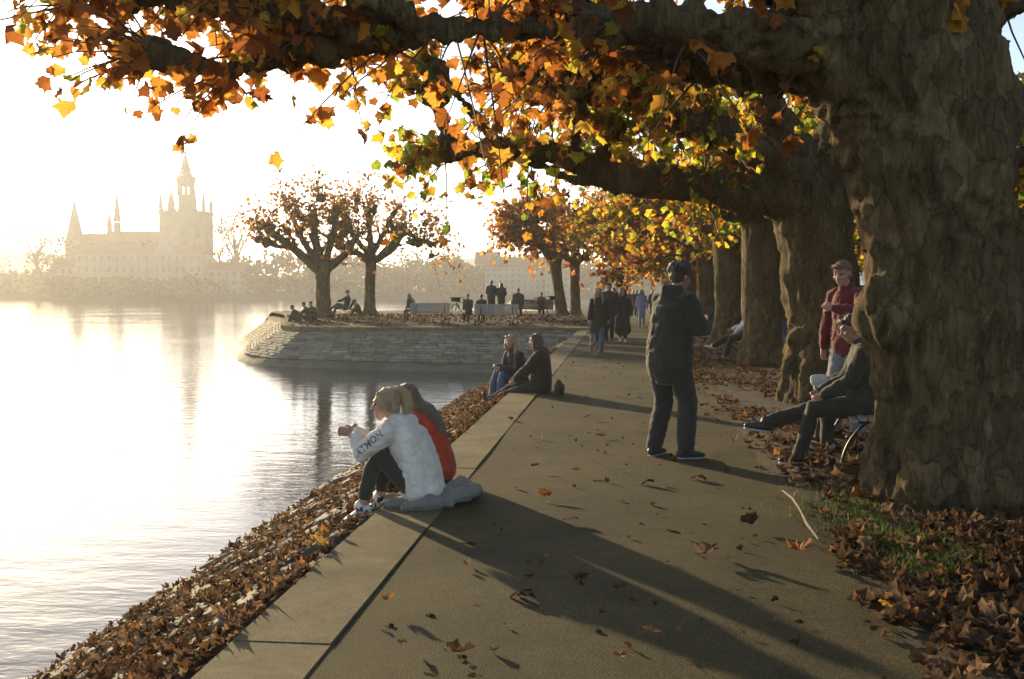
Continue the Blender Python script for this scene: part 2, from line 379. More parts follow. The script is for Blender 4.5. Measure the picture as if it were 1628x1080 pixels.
def rand_rot(n, rng, tilt=None, down=False):
    """rotation matrices; tilt None = any way up, else tilt about a level axis with that spread"""
    if tilt is None:
        q = rng.normal(size=(n, 4))
        if down: q = q
        q /= np.linalg.norm(q, axis=1)[:, None]
        a, b, c, d = q.T
        return np.stack([np.stack([1 - 2 * (c * c + d * d), 2 * (b * c - a * d), 2 * (b * d + a * c)], -1),
                         np.stack([2 * (b * c + a * d), 1 - 2 * (b * b + d * d), 2 * (c * d - a * b)], -1),
                         np.stack([2 * (b * d - a * c), 2 * (c * d + a * b), 1 - 2 * (b * b + c * c)], -1)], 1)
    z = rng.uniform(0, 2 * math.pi, n); t = np.abs(rng.normal(0, tilt, n)); a = rng.uniform(0, 2 * math.pi, n)
    def Rz(x): o = np.zeros((n, 3, 3)); o[:, 0, 0] = np.cos(x); o[:, 0, 1] = -np.sin(x); o[:, 1, 0] = np.sin(x); o[:, 1, 1] = np.cos(x); o[:, 2, 2] = 1; return o
    def Rx(x): o = np.zeros((n, 3, 3)); o[:, 0, 0] = 1; o[:, 1, 1] = np.cos(x); o[:, 1, 2] = -np.sin(x); o[:, 2, 1] = np.sin(x); o[:, 2, 2] = np.cos(x); return o
    return Rz(z) @ Rx(t) @ Rz(a)
def scatter(name, pos, size, mat, parent=None, templates=None, tilt=None, rng=None, kind='stuff', normal=None, rots=None):
    """many leaf-sized faces as one mesh"""
    rng = rng or RNG; templates = templates or LEAVES_S
    pos = np.asarray(pos, float); n = len(pos); size = np.broadcast_to(np.asarray(size, float), (n,))
    rot = rots if rots is not None else rand_rot(n, rng, tilt)
    if normal is not None:
        nn = Vector(normal); rr = np.array(Vector((0, 0, 1)).rotation_difference(nn).to_matrix()); rot = rr[None] @ rot
    ch = rng.integers(0, len(templates), n); VS, FS, off = [], [], 0
    for k, (tv, tf) in enumerate(templates):
        idx = np.where(ch == k)[0]
        if not len(idx): continue
        t0 = tv - np.array([0, .4, 0]) if tilt is not None else tv
        v = np.einsum('nij,vj->nvi', rot[idx], t0) * size[idx][:, None, None] + pos[idx][:, None, :]
        f = tf[None] + (np.arange(len(idx)) * len(tv))[:, None, None] + off
        VS.append(v.reshape(-1, 3)); FS.append(f.reshape(-1, 3)); off += len(idx) * len(tv)
    o = np_mesh(name, np.concatenate(VS), np.concatenate(FS), mat, parent)
    if kind: o['kind'] = kind
    return o
# ================================================================== THE SETTING
ZW = -1.50                                      # water level
XI, XO = -1.24, -1.70                           # coping: inner and outer edge
XT = -4.75                                      # foot of the near bank
def grid_sheet(name, x0, x1, y0, y1, nx, ny, zf, mat, parent=None, kind='structure', smooth=True):
    xs = np.linspace(x0, x1, nx); ys = y0 + (y1 - y0) * np.linspace(0, 1, ny) ** 1.6
    X, Y = np.meshgrid(xs, ys); p = np.stack([X.ravel(), Y.ravel(), np.zeros(X.size)], 1)
    p[:, 2] = zf(p)
    i = np.arange(nx * ny).reshape(ny, nx)
    F = np.stack([i[:-1, :-1].ravel(), i[:-1, 1:].ravel(), i[1:, 1:].ravel(), i[1:, :-1].ravel()], 1)
    o = np_mesh(name, p, F, mat, parent, smooth)
    if kind: o['kind'] = kind
    return o
# water: one sheet out to the far shore and beyond
np_mesh('water', [(-1400, -60, ZW), (1100, -60, ZW), (1100, 1300, ZW), (-1400, 1300, ZW)], [(0, 1, 2, 3)], MT['water'])['kind'] = 'structure'
# asphalt path with a gentle wave
def path_z(p): return .004 * fbm(p * [1, .5, 1], .9, 3, 2)
grid_sheet('path', XI + .005, 1.5, -8, 170, 26, 260, path_z, MT['asphalt'])
# soil strip under the trees, leaf mould heaped towards the trunks
def verge_z(p):
    k = np.clip((p[:, 0] - 1.15) / .5, 0, 1)
    return -.02 + .045 * k + .03 * fbm(p, .8, 11, 3) * k + .012 * fbm(p, 5, 12, 2) * k
grid_sheet('verge', 1.1, 60, -10, 220, 160, 240, verge_z, MT['soil'])
def verge_h(x, y): return float(verge_z(np.array([[x, y, 0.0]]))[0])
# mainland body that carries path and verge down into the water
np_mesh('embankment', [(XI - .1, -12, -.035), (60, -12, -.07), (60, 230, -.07), (XI - .1, 230, -.035)], [(0, 1, 2, 3)], MT['soil'])['kind'] = 'structure'

# coping: slabs 2.2 m long butted end to end
coping = empty('coping', (0, 0, 0)); tag(coping, kind='structure')
cop_me = []
for k in range(4):
    bm = bmesh.new(); bmesh.ops.create_cube(bm, size=1.0)
    for v in bm.verts: v.co = Vector((v.co.x * (XI - XO - .003), v.co.y * 2.195, v.co.z * .22))
    bmesh.ops.bevel(bm, geom=bm.edges[:], offset=.006, segments=2, affect='EDGES')
    for v in bm.verts: v.co += Vector((0, 0, random.uniform(-.001, .001)))
    me = bpy.data.meshes.new('coping_stone'); bm.to_mesh(me); bm.free(); me.materials.append(MT['concrete']); cop_me.append(me)
y = 4.17 - 2.2 * 5 + 1.1
while y < 120:
    o = link('coping_stone', cop_me[random.randrange(4)], None, coping, ((XI + XO) / 2 + random.uniform(-.004, .004), y, -.105 + random.uniform(-.003, .003)))
    o.rotation_euler = (random.uniform(-.002, .002), 0, random.uniform(-.0015, .0015)); y += 2.2

# near bank: stones laid on a slope between coping and water
SLOPE = (ZW + .06) / (XT - XO)                  # rise per metre towards the path
def bank_h(x): return -.06 + (x - XO) * (ZW - .12 + .06) / (XT - XO) 
bank = grid_sheet('bank', XT - 1.2, XO + .05, -8, 60, 40, 200, lambda p: -.06 + (p[:, 0] - XO) * (ZW - .06) / (XT - XO) - .05 + .03 * fbm(p, 1.6, 5, 3), MT['soil'])
BN = Vector((-(ZW - .06) / (XT - XO), 0, 1)).normalized()
stone_me = []
for k in range(8):
    bm = bmesh.new(); bmesh.ops.create_cube(bm, size=1.0)
    for v in bm.verts: v.co = Vector((v.co.x * random.uniform(.82, 1), v.co.y * random.uniform(.82, 1), v.co.z * random.uniform(.8, 1)))
    bmesh.ops.bevel(bm, geom=bm.edges[:], offset=.09, segments=1, affect='EDGES')
    for v in bm.verts: v.co += Vector([random.gauss(0, .025) for _ in range(3)])
    me = bpy.data.meshes.new('stone'); bm.to_mesh(me); bm.free(); me.materials.append(MT['stone']); stone_me.append(me)
tilt = math.atan((ZW - .06) / (XT - XO))
ns = 0
yy = 2.6
while yy < 24 and ns < 300:
    L = random.uniform(.38, .62); x = XO - .12
    while x > XT - .25:
        wd = random.uniform(.34, .52)
        if ns < 300:
            zc = -.06 + (x - wd / 2 - XO) * (ZW - .06) / (XT - XO)
            o = link('stone', random.choice(stone_me), None, bank, (x - wd / 2, yy + L / 2 + random.uniform(-.04, .04), zc - .055 + random.uniform(-.03, .03)))
            o.scale = (wd * .96, L * .96, .22); o.rotation_euler = (random.gauss(0, .06), -tilt + random.gauss(0, .06), random.gauss(0, .06)); ns += 1
        x -= wd
    yy += L

# peninsula: front edge, top, and sloping masonry skirt
def cw(xc, d): return Vector((CR.x * xc - math.sin(YAW) * d, CR.y * xc + math.cos(YAW) * d, 0))   # camera-right / camera-depth to ground
front_top = [cw(-15.0, 62), cw(-12.6, 55), cw(-11.3, 49.5), cw(-10.2, 44.8), cw(-8.9, 42.8), cw(-6.5, 42.2), cw(-3, 42.0), cw(0, 41.8), cw(2.0, 41.6), cw(3.6, 41.0)]
front_toe = [cw(-17.2, 62), cw(-15.0, 55), cw(-13.7, 49), cw(-12.5, 44.6), cw(-10.4, 41.4), cw(-7.0, 39.6), cw(-3.4, 38.4), cw(0, 37.5), cw(1.8, 37.0), cw(3.6, 36.5)]
def pen_z(xc, d):
    return .10 + .26 * min(1, max(0, (d - 43) / 7.0))
# skirt body
V, F = [], []
n = len(front_top)
for a, b in zip(front_top, front_toe):
    dirv = (b - a); e = a + dirv * 1.25
    V += [(a.x, a.y, -.09), (b.x, b.y, ZW - .10), (e.x, e.y, ZW - .6)]
for i in range(n - 1):
    for k in range(2): F.append((i * 3 + k, (i + 1) * 3 + k, (i + 1) * 3 + k + 1, i * 3 + k + 1))
quay = np_mesh('quay_slope', V, F, MT['masonry']); tag(quay, kind='structure')
# its laid stone courses, real blocks
mb = MB(); rows = 13
def along(poly, s):
    seg = [(poly[i + 1] - poly[i]).length for i in range(len(poly) - 1)]
    for i, l in enumerate(seg):
        if s <= l or i == len(seg) - 1: return poly[i].lerp(poly[i + 1], s / l)
        s -= l
tot_t = sum((front_top[i + 1] - front_top[i]).length for i in range(n - 1))
def skirt_point(u, v):
    i = min(int(u * (n - 1)), n - 2); f = u * (n - 1) - i
    a = front_top[i].lerp(front_top[i + 1], f); b = front_toe[i].lerp(front_toe[i + 1], f)
    p = a.lerp(b, v); return Vector((p.x, p.y, .04 + (ZW - .04) * v))
cum = [0]
for i in range(n - 1): cum.append(cum[-1] + (front_top[i + 1] - front_top[i]).length)
def u_of(s):
    for i in range(n - 1):
        if s <= cum[i + 1]: return (i + (s - cum[i]) / (cum[i + 1] - cum[i])) / (n - 1)
    return 1.0
for r in range(rows):
    v0, v1 = r / rows * .80, (r + 1) / rows * .80
    s = random.uniform(-.5, 0)
    while s < cum[-1]:
        L = random.uniform(.34, .7); s0, s1 = max(s, 0), min(s + L - .03, cum[-1])
        if s1 > s0 + .05:
            u0, u1 = u_of(s0), u_of(s1); g = .07 / rows
            q = [skirt_point(u0, v0 + g), skirt_point(u1, v0 + g), skirt_point(u1, v1 - g), skirt_point(u0, v1 - g)]
            nv = (q[1] - q[0]).cross(q[3] - q[0]).normalized()
            if nv.z < 0: nv = -nv
            h = random.uniform(.0, .028)
            mb.add([tuple(p - nv * .16) for p in q] + [tuple(p + nv * h) for p in q],
                   [(4, 5, 6, 7), (0, 1, 5, 4), (1, 2, 6, 5), (2, 3, 7, 6), (3, 0, 4, 7)])
        s += L
MT['block'] = pmat('block', (.38, .325, .215), (.25, .21, .135), .9, .85, .7, 25, c3=(.31, .265, .17))
nt_ = MT['block'].node_tree; bs_ = nt_.nodes['Principled BSDF']; src_ = bs_.inputs['Base Color'].links[0].from_socket
ge_ = nt_.nodes.new('ShaderNodeNewGeometry'); mr_ = nt_.nodes.new('ShaderNodeMapRange'); mr_.inputs[3].default_value = .62; mr_.inputs[4].default_value = 1.12; hs_ = nt_.nodes.new('ShaderNodeHueSaturation')
nt_.links.new(ge_.outputs['Random Per Island'], mr_.inputs[0]); nt_.links.new(mr_.outputs[0], hs_.inputs['Value']); nt_.links.new(src_, hs_.inputs['Color']); nt_.links.new(hs_.outputs[0], bs_.inputs['Base Color'])
tag(mb.build('stone_course', MT['block'], quay), kind='stuff')
# kerb along the top edge
kb = MB()
for i in range(n - 1):
    a, b = front_top[i], front_top[i + 1]; L = (b - a).length; c = (a + b) / 2
    kb.box((c.x, c.y, .02), (L + .05, .42, .16), math.atan2(b.y - a.y, b.x - a.x))
kb.build('kerb', MT['concrete'], quay)
# top surface
V = []; F = []
cols = []
for i, a in enumerate(front_top):
    row = []
    for k in range(9):
        f = k / 8
        back = cw(-14.0 + 17.8 * (max(0, i - 1) / (n - 2)), 66)
        if i == 0: back = cw(-15.0, 66)
        p = a.lerp(back, f)
        dd = p.dot(Vector((-math.sin(YAW), math.cos(YAW), 0)))
        row.append(len(V)); V.append((p.x, p.y, pen_z(0, dd) - .02 + .03 * math.sin(p.x * 2.1) * math.sin(p.y * 1.3) * (f > .05)))
    cols.append(row)
for i in range(n - 1):
    for k in range(8): F.append((cols[i][k], cols[i + 1][k], cols[i + 1][k + 1], cols[i][k + 1]))
pen = np_mesh('peninsula', V, F, MT['soil'], smooth=True); tag(pen, kind='structure')
# back and side of the peninsula down to the water
V = []; F = []
bl = [cw(-15.0, 62), cw(-15.0, 66), cw(-5, 66), cw(3.8, 66), cw(4.5, 80), cw(2.5, 130), cw(0, 220)]
for p in bl: V += [(p.x, p.y, .34), (p.x - 2.2, p.y + 1.6, ZW - .3)]
F = [(2 * i, 2 * i + 2, 2 * i + 3, 2 * i + 1) for i in range(len(bl) - 1)]
tag(np_mesh('shore_slope', V, F, MT['masonry']), kind='structure')
# ground left of the path beyond the inlet
V = [(*cw(3.6, 41)[:2], .02), (XI + .02, 40.5, .0), (XI + .02, 220, .0), (*cw(0, 220)[:2], .0), (*cw(3.8, 66)[:2], .02)]
tag(np_mesh('shore_ground', [tuple(v) for v in V], [(0, 1, 2, 3, 4)], MT['soil']), kind='structure')
# ================================================================== TREES
def tube_strip(paths, radii, seg=3):
    """thin tapered tubes as arrays: paths (n, k, 3), radii (n, k)"""
    n, k, _ = paths.shape
    t = np.gradient(paths, axis=1); t /= np.linalg.norm(t, axis=2, keepdims=True) + 1e-9
    ref = np.array([.31, .52, .8]); u = np.cross(t, ref); u /= np.linalg.norm(u, axis=2, keepdims=True) + 1e-9
    v = np.cross(t, u)
    ang = np.arange(seg) * 2 * math.pi / seg
    ring = paths[:, :, None, :] + radii[:, :, None, None] * (np.cos(ang)[None, None, :, None] * u[:, :, None, :] + np.sin(ang)[None, None, :, None] * v[:, :, None, :])
    V = ring.reshape(-1, 3)
    idx = np.arange(n * k * seg).reshape(n, k, seg)
    a = idx[:, :-1, :]; b = idx[:, 1:, :]; a2 = np.roll(a, -1, 2); b2 = np.roll(b, -1, 2)
    F = np.stack([a.ravel(), a2.ravel(), b2.ravel(), b.ravel()], 1)
    return V, F
def smooth_path(pts, sub=4):
    """Catmull-Rom through points that carry a radius as 4th value"""
    p = np.array(pts, float); p = np.vstack([2 * p[0] - p[1], p, 2 * p[-1] - p[-2]]); out = []
    for i in range(1, len(p) - 2):
        for t in np.arange(sub) / sub:
            a, b, c, d = p[i - 1:i + 3]
            out.append(.5 * (2 * b + (c - a) * t + (2 * a - 5 * b + 4 * c - d) * t * t + (3 * b - a - 3 * c + d) * t ** 3))
    out.append(p[-2]); return np.array(out)
def bark_disp(amp, seed, lump=1.0):
    def f(co, no):
        st = co * [1, 1, .35]
        ridge = 1 - np.abs(vnoise(st, 5.0, seed + 2)) * 2
        r2 = 1 - np.abs(vnoise(co * [1, 1, .22] + .4 * vnoise(co, 1.5, seed)[:, None], 9.0, seed + 7)) * 2
        d = amp * (.36 * fbm(co * [1, 1, .6], 2.2, seed, 3) * lump + .30 * ridge + .32 * r2 + .26 * fbm(st, 16, seed + 4, 2))
        return co + no * d[:, None]
    return f

def plane_tree(base, seed, trunk, limbs, auto, label, mat, vox=.05, shoots=14, leaves=9, leaf=.17, shoot_len=1.1, up=.55, amp=.06,
               singles=0, side_len=1.0, side_up=.15, thin=1.0, flare=1.0, along=5, single_mat=None, knob=.17, templates=None, lean=(0, 0), group='plane trees of the lakeside row', burls=(), out_bias=None, keep=1.0, ybox=None):
    """base: foot of the tree. trunk / limbs: world points with radius (x, y, z, r)."""
    rng = np.random.default_rng(seed); base = Vector(base)
    root = empty('plane_tree', base); tag(root, label, 'tree', group)
    loc = np.array(base)
    mb = MB(); knobs = []
    tp = smooth_path(trunk, 4); mb.loft(tp[:, :3] - loc, tp[:, 3], 14)
    for k in range(6):                                                  # root flare
        a = k * 1.047 + rng.uniform(-.3, .3); r0 = trunk[0][3]
        b0 = np.array([math.cos(a), math.sin(a), 0]) * r0
        mb.loft([b0 * .5 + [0, 0, r0 * 1.3], b0 * (.62 + .28 * flare) + [0, 0, r0 * .5], b0 * (.72 + .40 * flare) + [0, 0, -.08]], [r0 * .3, r0 * .3, r0 * .28], 8)
    for b in burls: mb.ell(np.array(b[:3]) - loc, (b[3], b[3] * .9, b[3] * 1.1))
    L = []
    for l in limbs:
        l = np.array(l, float); l[:, 3] *= np.linspace(1, thin, len(l)); L.append(l)
    top = tp[-1]
    for (az, el, length, r0, zoff) in auto:
        d = np.array([math.cos(az) * math.cos(el), math.sin(az) * math.cos(el), math.sin(el)])
        p = top[:3] - np.array([0, 0, zoff]); pts = [(*p, r0)]
        m = 5
        for i in range(1, m + 1):
            d = d + rng.normal(0, .16, 3) + np.array([0, 0, .03]); d /= np.linalg.norm(d)
            p = p + d * length / m; pts.append((*p, r0 * (1 - .62 * i / m)))
        L.append(np.array(pts))
    subs = []
    for l in L:
        sp = smooth_path(l, 4); mb.loft(sp[:, :3] - loc, sp[:, 3], 9)
        knobs.append((sp[-1, :3], sp[-1, :3] - sp[-4, :3]))
        ln = np.linalg.norm(np.diff(sp[:, :3], axis=0), axis=1).sum()
        for q in range(max(2, int(ln / 1.0))):                          # side limbs ending in pollard heads
            i = rng.integers(int(len(sp) * .3), len(sp) - 1); o = sp[i, :3]; t = sp[i + 1, :3] - sp[i, :3]; t /= np.linalg.norm(t) + 1e-9
            sd = np.cross(t, rng.normal(size=3)); sd /= np.linalg.norm(sd); sd[2] = sd[2] * .7 + side_up
            d = t * .55 + sd * .9; d /= np.linalg.norm(d); le = rng.uniform(.5, 1.4) * side_len; r0 = sp[i, 3] * .55
            e = o + d * le * .55 + rng.normal(0, .06, 3); g = o + d * le + np.array([0, 0, .14]) + rng.normal(0, .1, 3)
            mb.loft([o - loc, e - loc, g - loc], [r0, r0 * .75, max(.045, r0 * .6)], 7); knobs.append((g, d))
    pol = len(knobs)
    for l in L:                                                         # young shoots straight from the limbs
        sp = smooth_path(l, 6); ln = np.linalg.norm(np.diff(sp[:, :3], axis=0), axis=1).sum()
        for q in range(int(ln * along)):
            i = rng.integers(int(len(sp) * .22), len(sp) - 1); dd = rng.normal(size=3); dd /= np.linalg.norm(dd)
            knobs.append((sp[i, :3] + dd * sp[i, 3] * .9, dd))
    for kp, kd in knobs[:pol]:
        r = knob * rng.uniform(.6, 1.1)
        mb.ell(kp - loc, (r, r * rng.uniform(.8, 1.1), r * rng.uniform(.75, 1.05)), 9, 6)
        mb.ell(kp - loc + rng.normal(0, r * .6, 3), (r * .7,) * 3, 8, 5)
    trunk_o = mb.remesh('trunk', MT['bark'], root, vox, 2, bark_disp(amp, seed))
    # shoots
    S, Rr, LP, LS, LD = [], [], [], [], []
    cen = top[:3]
    for ki, (kp, kd) in enumerate(knobs):
        kd = kd / (np.linalg.norm(kd) + 1e-9); o_ = kp - cen; o_[2] *= .3; o_ /= np.linalg.norm(o_) + 1e-9
        for q in range(int(shoots * rng.uniform(.7, 1.3)) if ki < pol else rng.integers(2, 5)):
            d = kd * .45 + o_ * .35 + np.array([0, 0, up]) + rng.normal(0, .55, 3)
            if out_bias is not None: d = d + np.array(out_bias)
            d /= np.linalg.norm(d); le = shoot_len * rng.uniform(.45, 1.25)
            tt = np.linspace(0, 1, 4)[:, None]
            droop = -.28 * le * tt ** 2 * (1 - max(0, d[2])) * np.array([0, 0, 1.0])
            path = kp + d * le * tt + droop + np.cumsum(rng.normal(0, .018 * le, (4, 3)), 0)
            S.append(path - loc); Rr.append(np.linspace(.010, .003, 4) * (1 + knob))
            m = int(leaves * rng.uniform(.5, 1.4))
            for a in rng.uniform(.25, 1.04, m):
                i = min(2, int(a * 3)); f = a * 3 - i
                p = path[i] * (1 - f) + path[i + 1] * f
                LP.append(p + rng.normal(0, .045, 3) + [0, 0, -.03]); LS.append(leaf * rng.uniform(.55, 1.25))
    S = np.array(S); Rr = np.array(Rr); V, F = tube_strip(S, Rr)
    np_mesh('twigs', V, F, MT['twig'], root)['kind'] = 'stuff'
    LP = np.array(LP) - loc; LS = np.array(LS)
    if keep < 1:
        k = rng.random(len(LP)) < keep; LP, LS = LP[k], LS[k]
    # leaves hang: tip mostly downwards
    n = len(LP)
    dwn = np.tile([0, 0, -.75], (n, 1)) + rng.normal(0, .6, (n, 3)); dwn /= np.linalg.norm(dwn, axis=1)[:, None]
    ax = np.cross(dwn, rng.normal(size=(n, 3))); ax /= np.linalg.norm(ax, axis=1)[:, None]
    rots = np.stack([ax, dwn, np.cross(ax, dwn)], 2)
    pick = np.zeros(n, bool)
    if singles:
        W = LP + loc - np.array(CP); dep = W @ np.array(CF)
        x = W @ np.array(CR) / dep * FPX + PCX; y = -(W @ np.array(CU)) / dep * FPX + PCY
        ok = (dep > .5) & (x > -5) & (x < 1633) & (y > -5) & (y < 1085)
        score = np.where(ok, LS / dep, -1); idx = np.argsort(-score)[:singles]; idx = idx[score[idx] > 0]; pick[idx] = True
    crown = scatter('crown', LP[~pick], LS[~pick], mat, root, templates or LEAVES_S, rng=rng, rots=rots[~pick])
    if singles:
        mes = []
        for tv, tf in LEAVES:
            me = bpy.data.meshes.new('leaf'); me.from_pydata((tv - [0, 0, 0]).tolist(), [], tf.tolist()); me.shade_smooth(); me.materials.append(single_mat); mes.append(me)
        for i in np.where(pick)[0]:
            o = link('leaf', mes[rng.integers(len(mes))], None, crown)
            mm = Matrix(rots[i].tolist()).to_4x4() @ Matrix.Diagonal((LS[i] * 1.05,) * 3 + (1,)); mm.translation = Vector(LP[i]); o.matrix_local = mm
    return root

def PW(px, py, d, r): p = P(px, py, d); return (p.x, p.y, p.z, r)
# --- the big tree beside the camera
b1 = G(1512, 800)
trunk1 = [(b1.x, b1.y, -.08, .58), PW(1512, 760, 7.32, .52), PW(1506, 690, 7.32, .49), PW(1500, 600, 7.32, .47), PW(1498, 500, 7.32, .49),
          PW(1494, 400, 7.32, .50), PW(1480, 300, 7.32, .55), PW(1462, 200, 7.32, .60), PW(1440, 90, 7.32, .60), PW(1430, -20, 7.35, .52)]
limbs1 = [
    [PW(1440, 210, 7.3, .46), PW(1340, 70, 7.25, .38), PW(1240, -80, 7.2, .32), PW(1120, -200, 7.1, .27), PW(980, -330, 7.0, .2)],
    [PW(1330, 80, 7.2, .19), PW(1190, 58, 7.1, .15), PW(1050, 36, 6.95, .125), PW(900, 50, 6.9, .11), PW(770, 40, 6.9, .10), PW(660, 52, 6.95, .095), PW(560, 62, 7.0, .10), PW(470, 80, 7.1, .095), PW(405, 98, 7.2, .11)],
    [PW(620, 58, 6.95, .09), PW(480, 20, 6.8, .08), PW(350, -5, 6.8, .075), PW(235, 0, 6.9, .07), PW(130, 12, 7.0, .08)],
    [PW(1300, 115, 7.4, .17), PW(1180, 108, 7.8, .13), PW(1040, 92, 8.3, .115), PW(920, 108, 8.7, .10), PW(840, 120, 9.0, .09)],
    [PW(1450, 60, 7.3, .38), PW(1480, -100, 7.0, .3), PW(1520, -260, 6.6, .24), PW(1540, -420, 6.0, .18)],
    [PW(1460, 60, 7.3, .36), PW(1640, -70, 8.0, .28), PW(1900, -160, 9.0, .2), PW(2100, -220, 9.6, .16)],
    [PW(1420, 60, 7.4, .34), PW(1330, -80, 8.8, .25), PW(1200, -120, 10.2, .2), PW(1090, -110, 11.6, .15)],
    [PW(1160, -180, 7.1, .2), PW(900, -190, 6.9, .16), PW(700, -160, 7.0, .13), PW(520, -110, 7.1, .1)],
]
plane_tree((b1.x, b1.y, 0), 101, trunk1, limbs1, [], 'huge knobbly plane tree trunk beside the lone standing man, its limb reaching over the path',
           MT['leaf_orange'], vox=.027, shoots=17, leaves=6, leaf=.115, flare=.35, shoot_len=.75, up=.4, amp=.12, side_len=.6, side_up=.55, thin=.55, along=6, singles=290, single_mat=MT['leaf_one'], knob=.105,
           templates=LEAVES, burls=[PW(1436, 500, 7.2, .27), PW(1428, 350, 7.25, .17), PW(1440, 610, 7.2, .17), PW(1480, 775, 6.95, .2), PW(1570, 790, 6.95, .22), PW(1360, 250, 7.25, .1)], out_bias=(-.15, 0, 0))
# --- second tree of the row
b2 = G(1300, 642)
trunk2 = [(b2.x, b2.y, -.08, .54), PW(1302, 600, 14, .49), PW(1310, 520, 14, .45), PW(1305, 460, 14, .50), PW(1300, 400, 14, .50), PW(1292, 345, 14, .52), PW(1290, 290, 14, .45)]
limbs2 = [
    [PW(1280, 320, 13.9, .34), PW(1190, 306, 13.6, .27), PW(1080, 292, 13.2, .23), PW(970, 280, 12.8, .2), PW(890, 245, 12.4, .17), PW(800, 238, 12, .15), PW(705, 238, 11.6, .16)],
    [PW(1285, 310, 13.9, .3), PW(1190, 232, 13.4, .24), PW(1080, 190, 12.8, .2), PW(970, 150, 12.2, .17), PW(850, 140, 11.6, .14)],
    [PW(1290, 300, 14, .3), PW(1235, 190, 13.8, .25), PW(1150, 110, 13.4, .2), PW(1010, 70, 13, .15)],
    [PW(1300, 300, 14, .3), PW(1340, 180, 14.5, .24), PW(1400, 60, 15, .2), PW(1440, -60, 15.5, .15)],
]
plane_tree((b2.x, b2.y, 0), 102, trunk2, limbs2, [(.3, .4, 4, .24, .3), (1.4, .35, 4, .22, .3)], 'wavy-edged plane tree behind the man in the maroon sweater',
           MT['leaf_yellow'], vox=.048, shoots=18, leaves=9, leaf=.13, shoot_len=.8, up=.5, amp=.09, thin=.7, flare=.15, side_up=.35, along=4, singles=150, single_mat=MT['leaf_one_yellow'], templates=LEAVES_S,
           burls=[PW(1266, 440, 13.9, .2), PW(1272, 540, 13.8, .16)])
# --- the rest of the row
row = [(1212, 582, .40, 'smooth straight plane tree screening the bench sitter in white shoes', 'leaf_yellow'),
       (1157, 546, .40, 'plane tree with a pale lit edge beyond the bench sitter', 'leaf_yellow'),
       (1121, 530, .36, 'slimmer plane tree just past the phone holder, fifth along the row', 'leaf_orange'),
       (1100, 519, .38, 'plane tree sixth along the row, partly behind the phone holder', 'leaf_yellow'),
       (1084, 511, .38, 'plane tree seventh along the row towards the far walkers', 'leaf_orange'),
       (1071, 505, .38, 'plane tree eighth along the row, above the distant crowd', 'leaf_orange'),
       (1058, 498, .38, 'farthest plane tree of the row where the path vanishes', 'leaf_orange')]
for i, (px, py, r, lab, lm) in enumerate(row):
    b = G(px, py); rr = random.Random(40 + i)
    lx, ly = rr.uniform(-.12, .1), rr.uniform(-.1, .1); th = rr.uniform(3.1, 3.5)
    tr = [(b.x, b.y, -.08, r * 1.25), (b.x, b.y, .35, r * 1.05), (b.x + lx * .5, b.y + ly * .5, 1.3, r), (b.x + lx, b.y + ly, 2.4, r * 1.02), (b.x + lx, b.y + ly, th, r * 1.1)]
    auto = []
    for k in range(7):
        az = math.pi + (k - 2.2) * .95 + rr.uniform(-.25, .25)
        auto.append((az, rr.uniform(.08, .5), rr.uniform(3.2, 4.6), r * .42, rr.uniform(0, .25)))
    far = i >= 3
    plane_tree((b.x, b.y, 0), 110 + i, tr, [], auto, lab, MT[lm], vox=.06 if i < 2 else .10, shoots=17 if not far else 12, leaves=9 if not far else 8,
               leaf=.15 if not far else .19, shoot_len=.95, up=.45 if not far else .3, amp=.05, side_up=.3, flare=.5, templates=LEAVES_S if i < 2 else LEAVES_6)
# second row deeper in the park
for i, (x, y) in enumerate([(9.6, 12), (10.2, 21), (9.8, 31), (10.4, 43)]):
    rr = random.Random(80 + i)
    tr = [(x, y, -.08, .48), (x, y, .4, .4), (x + .05, y, 1.4, .37), (x, y + .05, 2.7, .4)]
    auto = [(k * 1.05 + rr.uniform(-.3, .3), rr.uniform(.1, .6), rr.uniform(3.2, 4.4), .22, rr.uniform(0, .3)) for k in range(6)]
    lab = ['plane tree deep in the park, seen past the largest trunk', 'plane tree of the inner park row behind the wavy-edged one',
           'inner park plane tree glimpsed between the second and third trunks', 'inner park plane tree beyond the straight smooth one'][i]
    plane_tree((x, y, 0), 150 + i, tr, [], auto, lab, MT['leaf_yellow'], vox=.09, shoots=11, leaves=10, leaf=.22, shoot_len=1.1, up=.2, amp=.05, group='plane trees of the inner park row', templates=LEAVES_6)
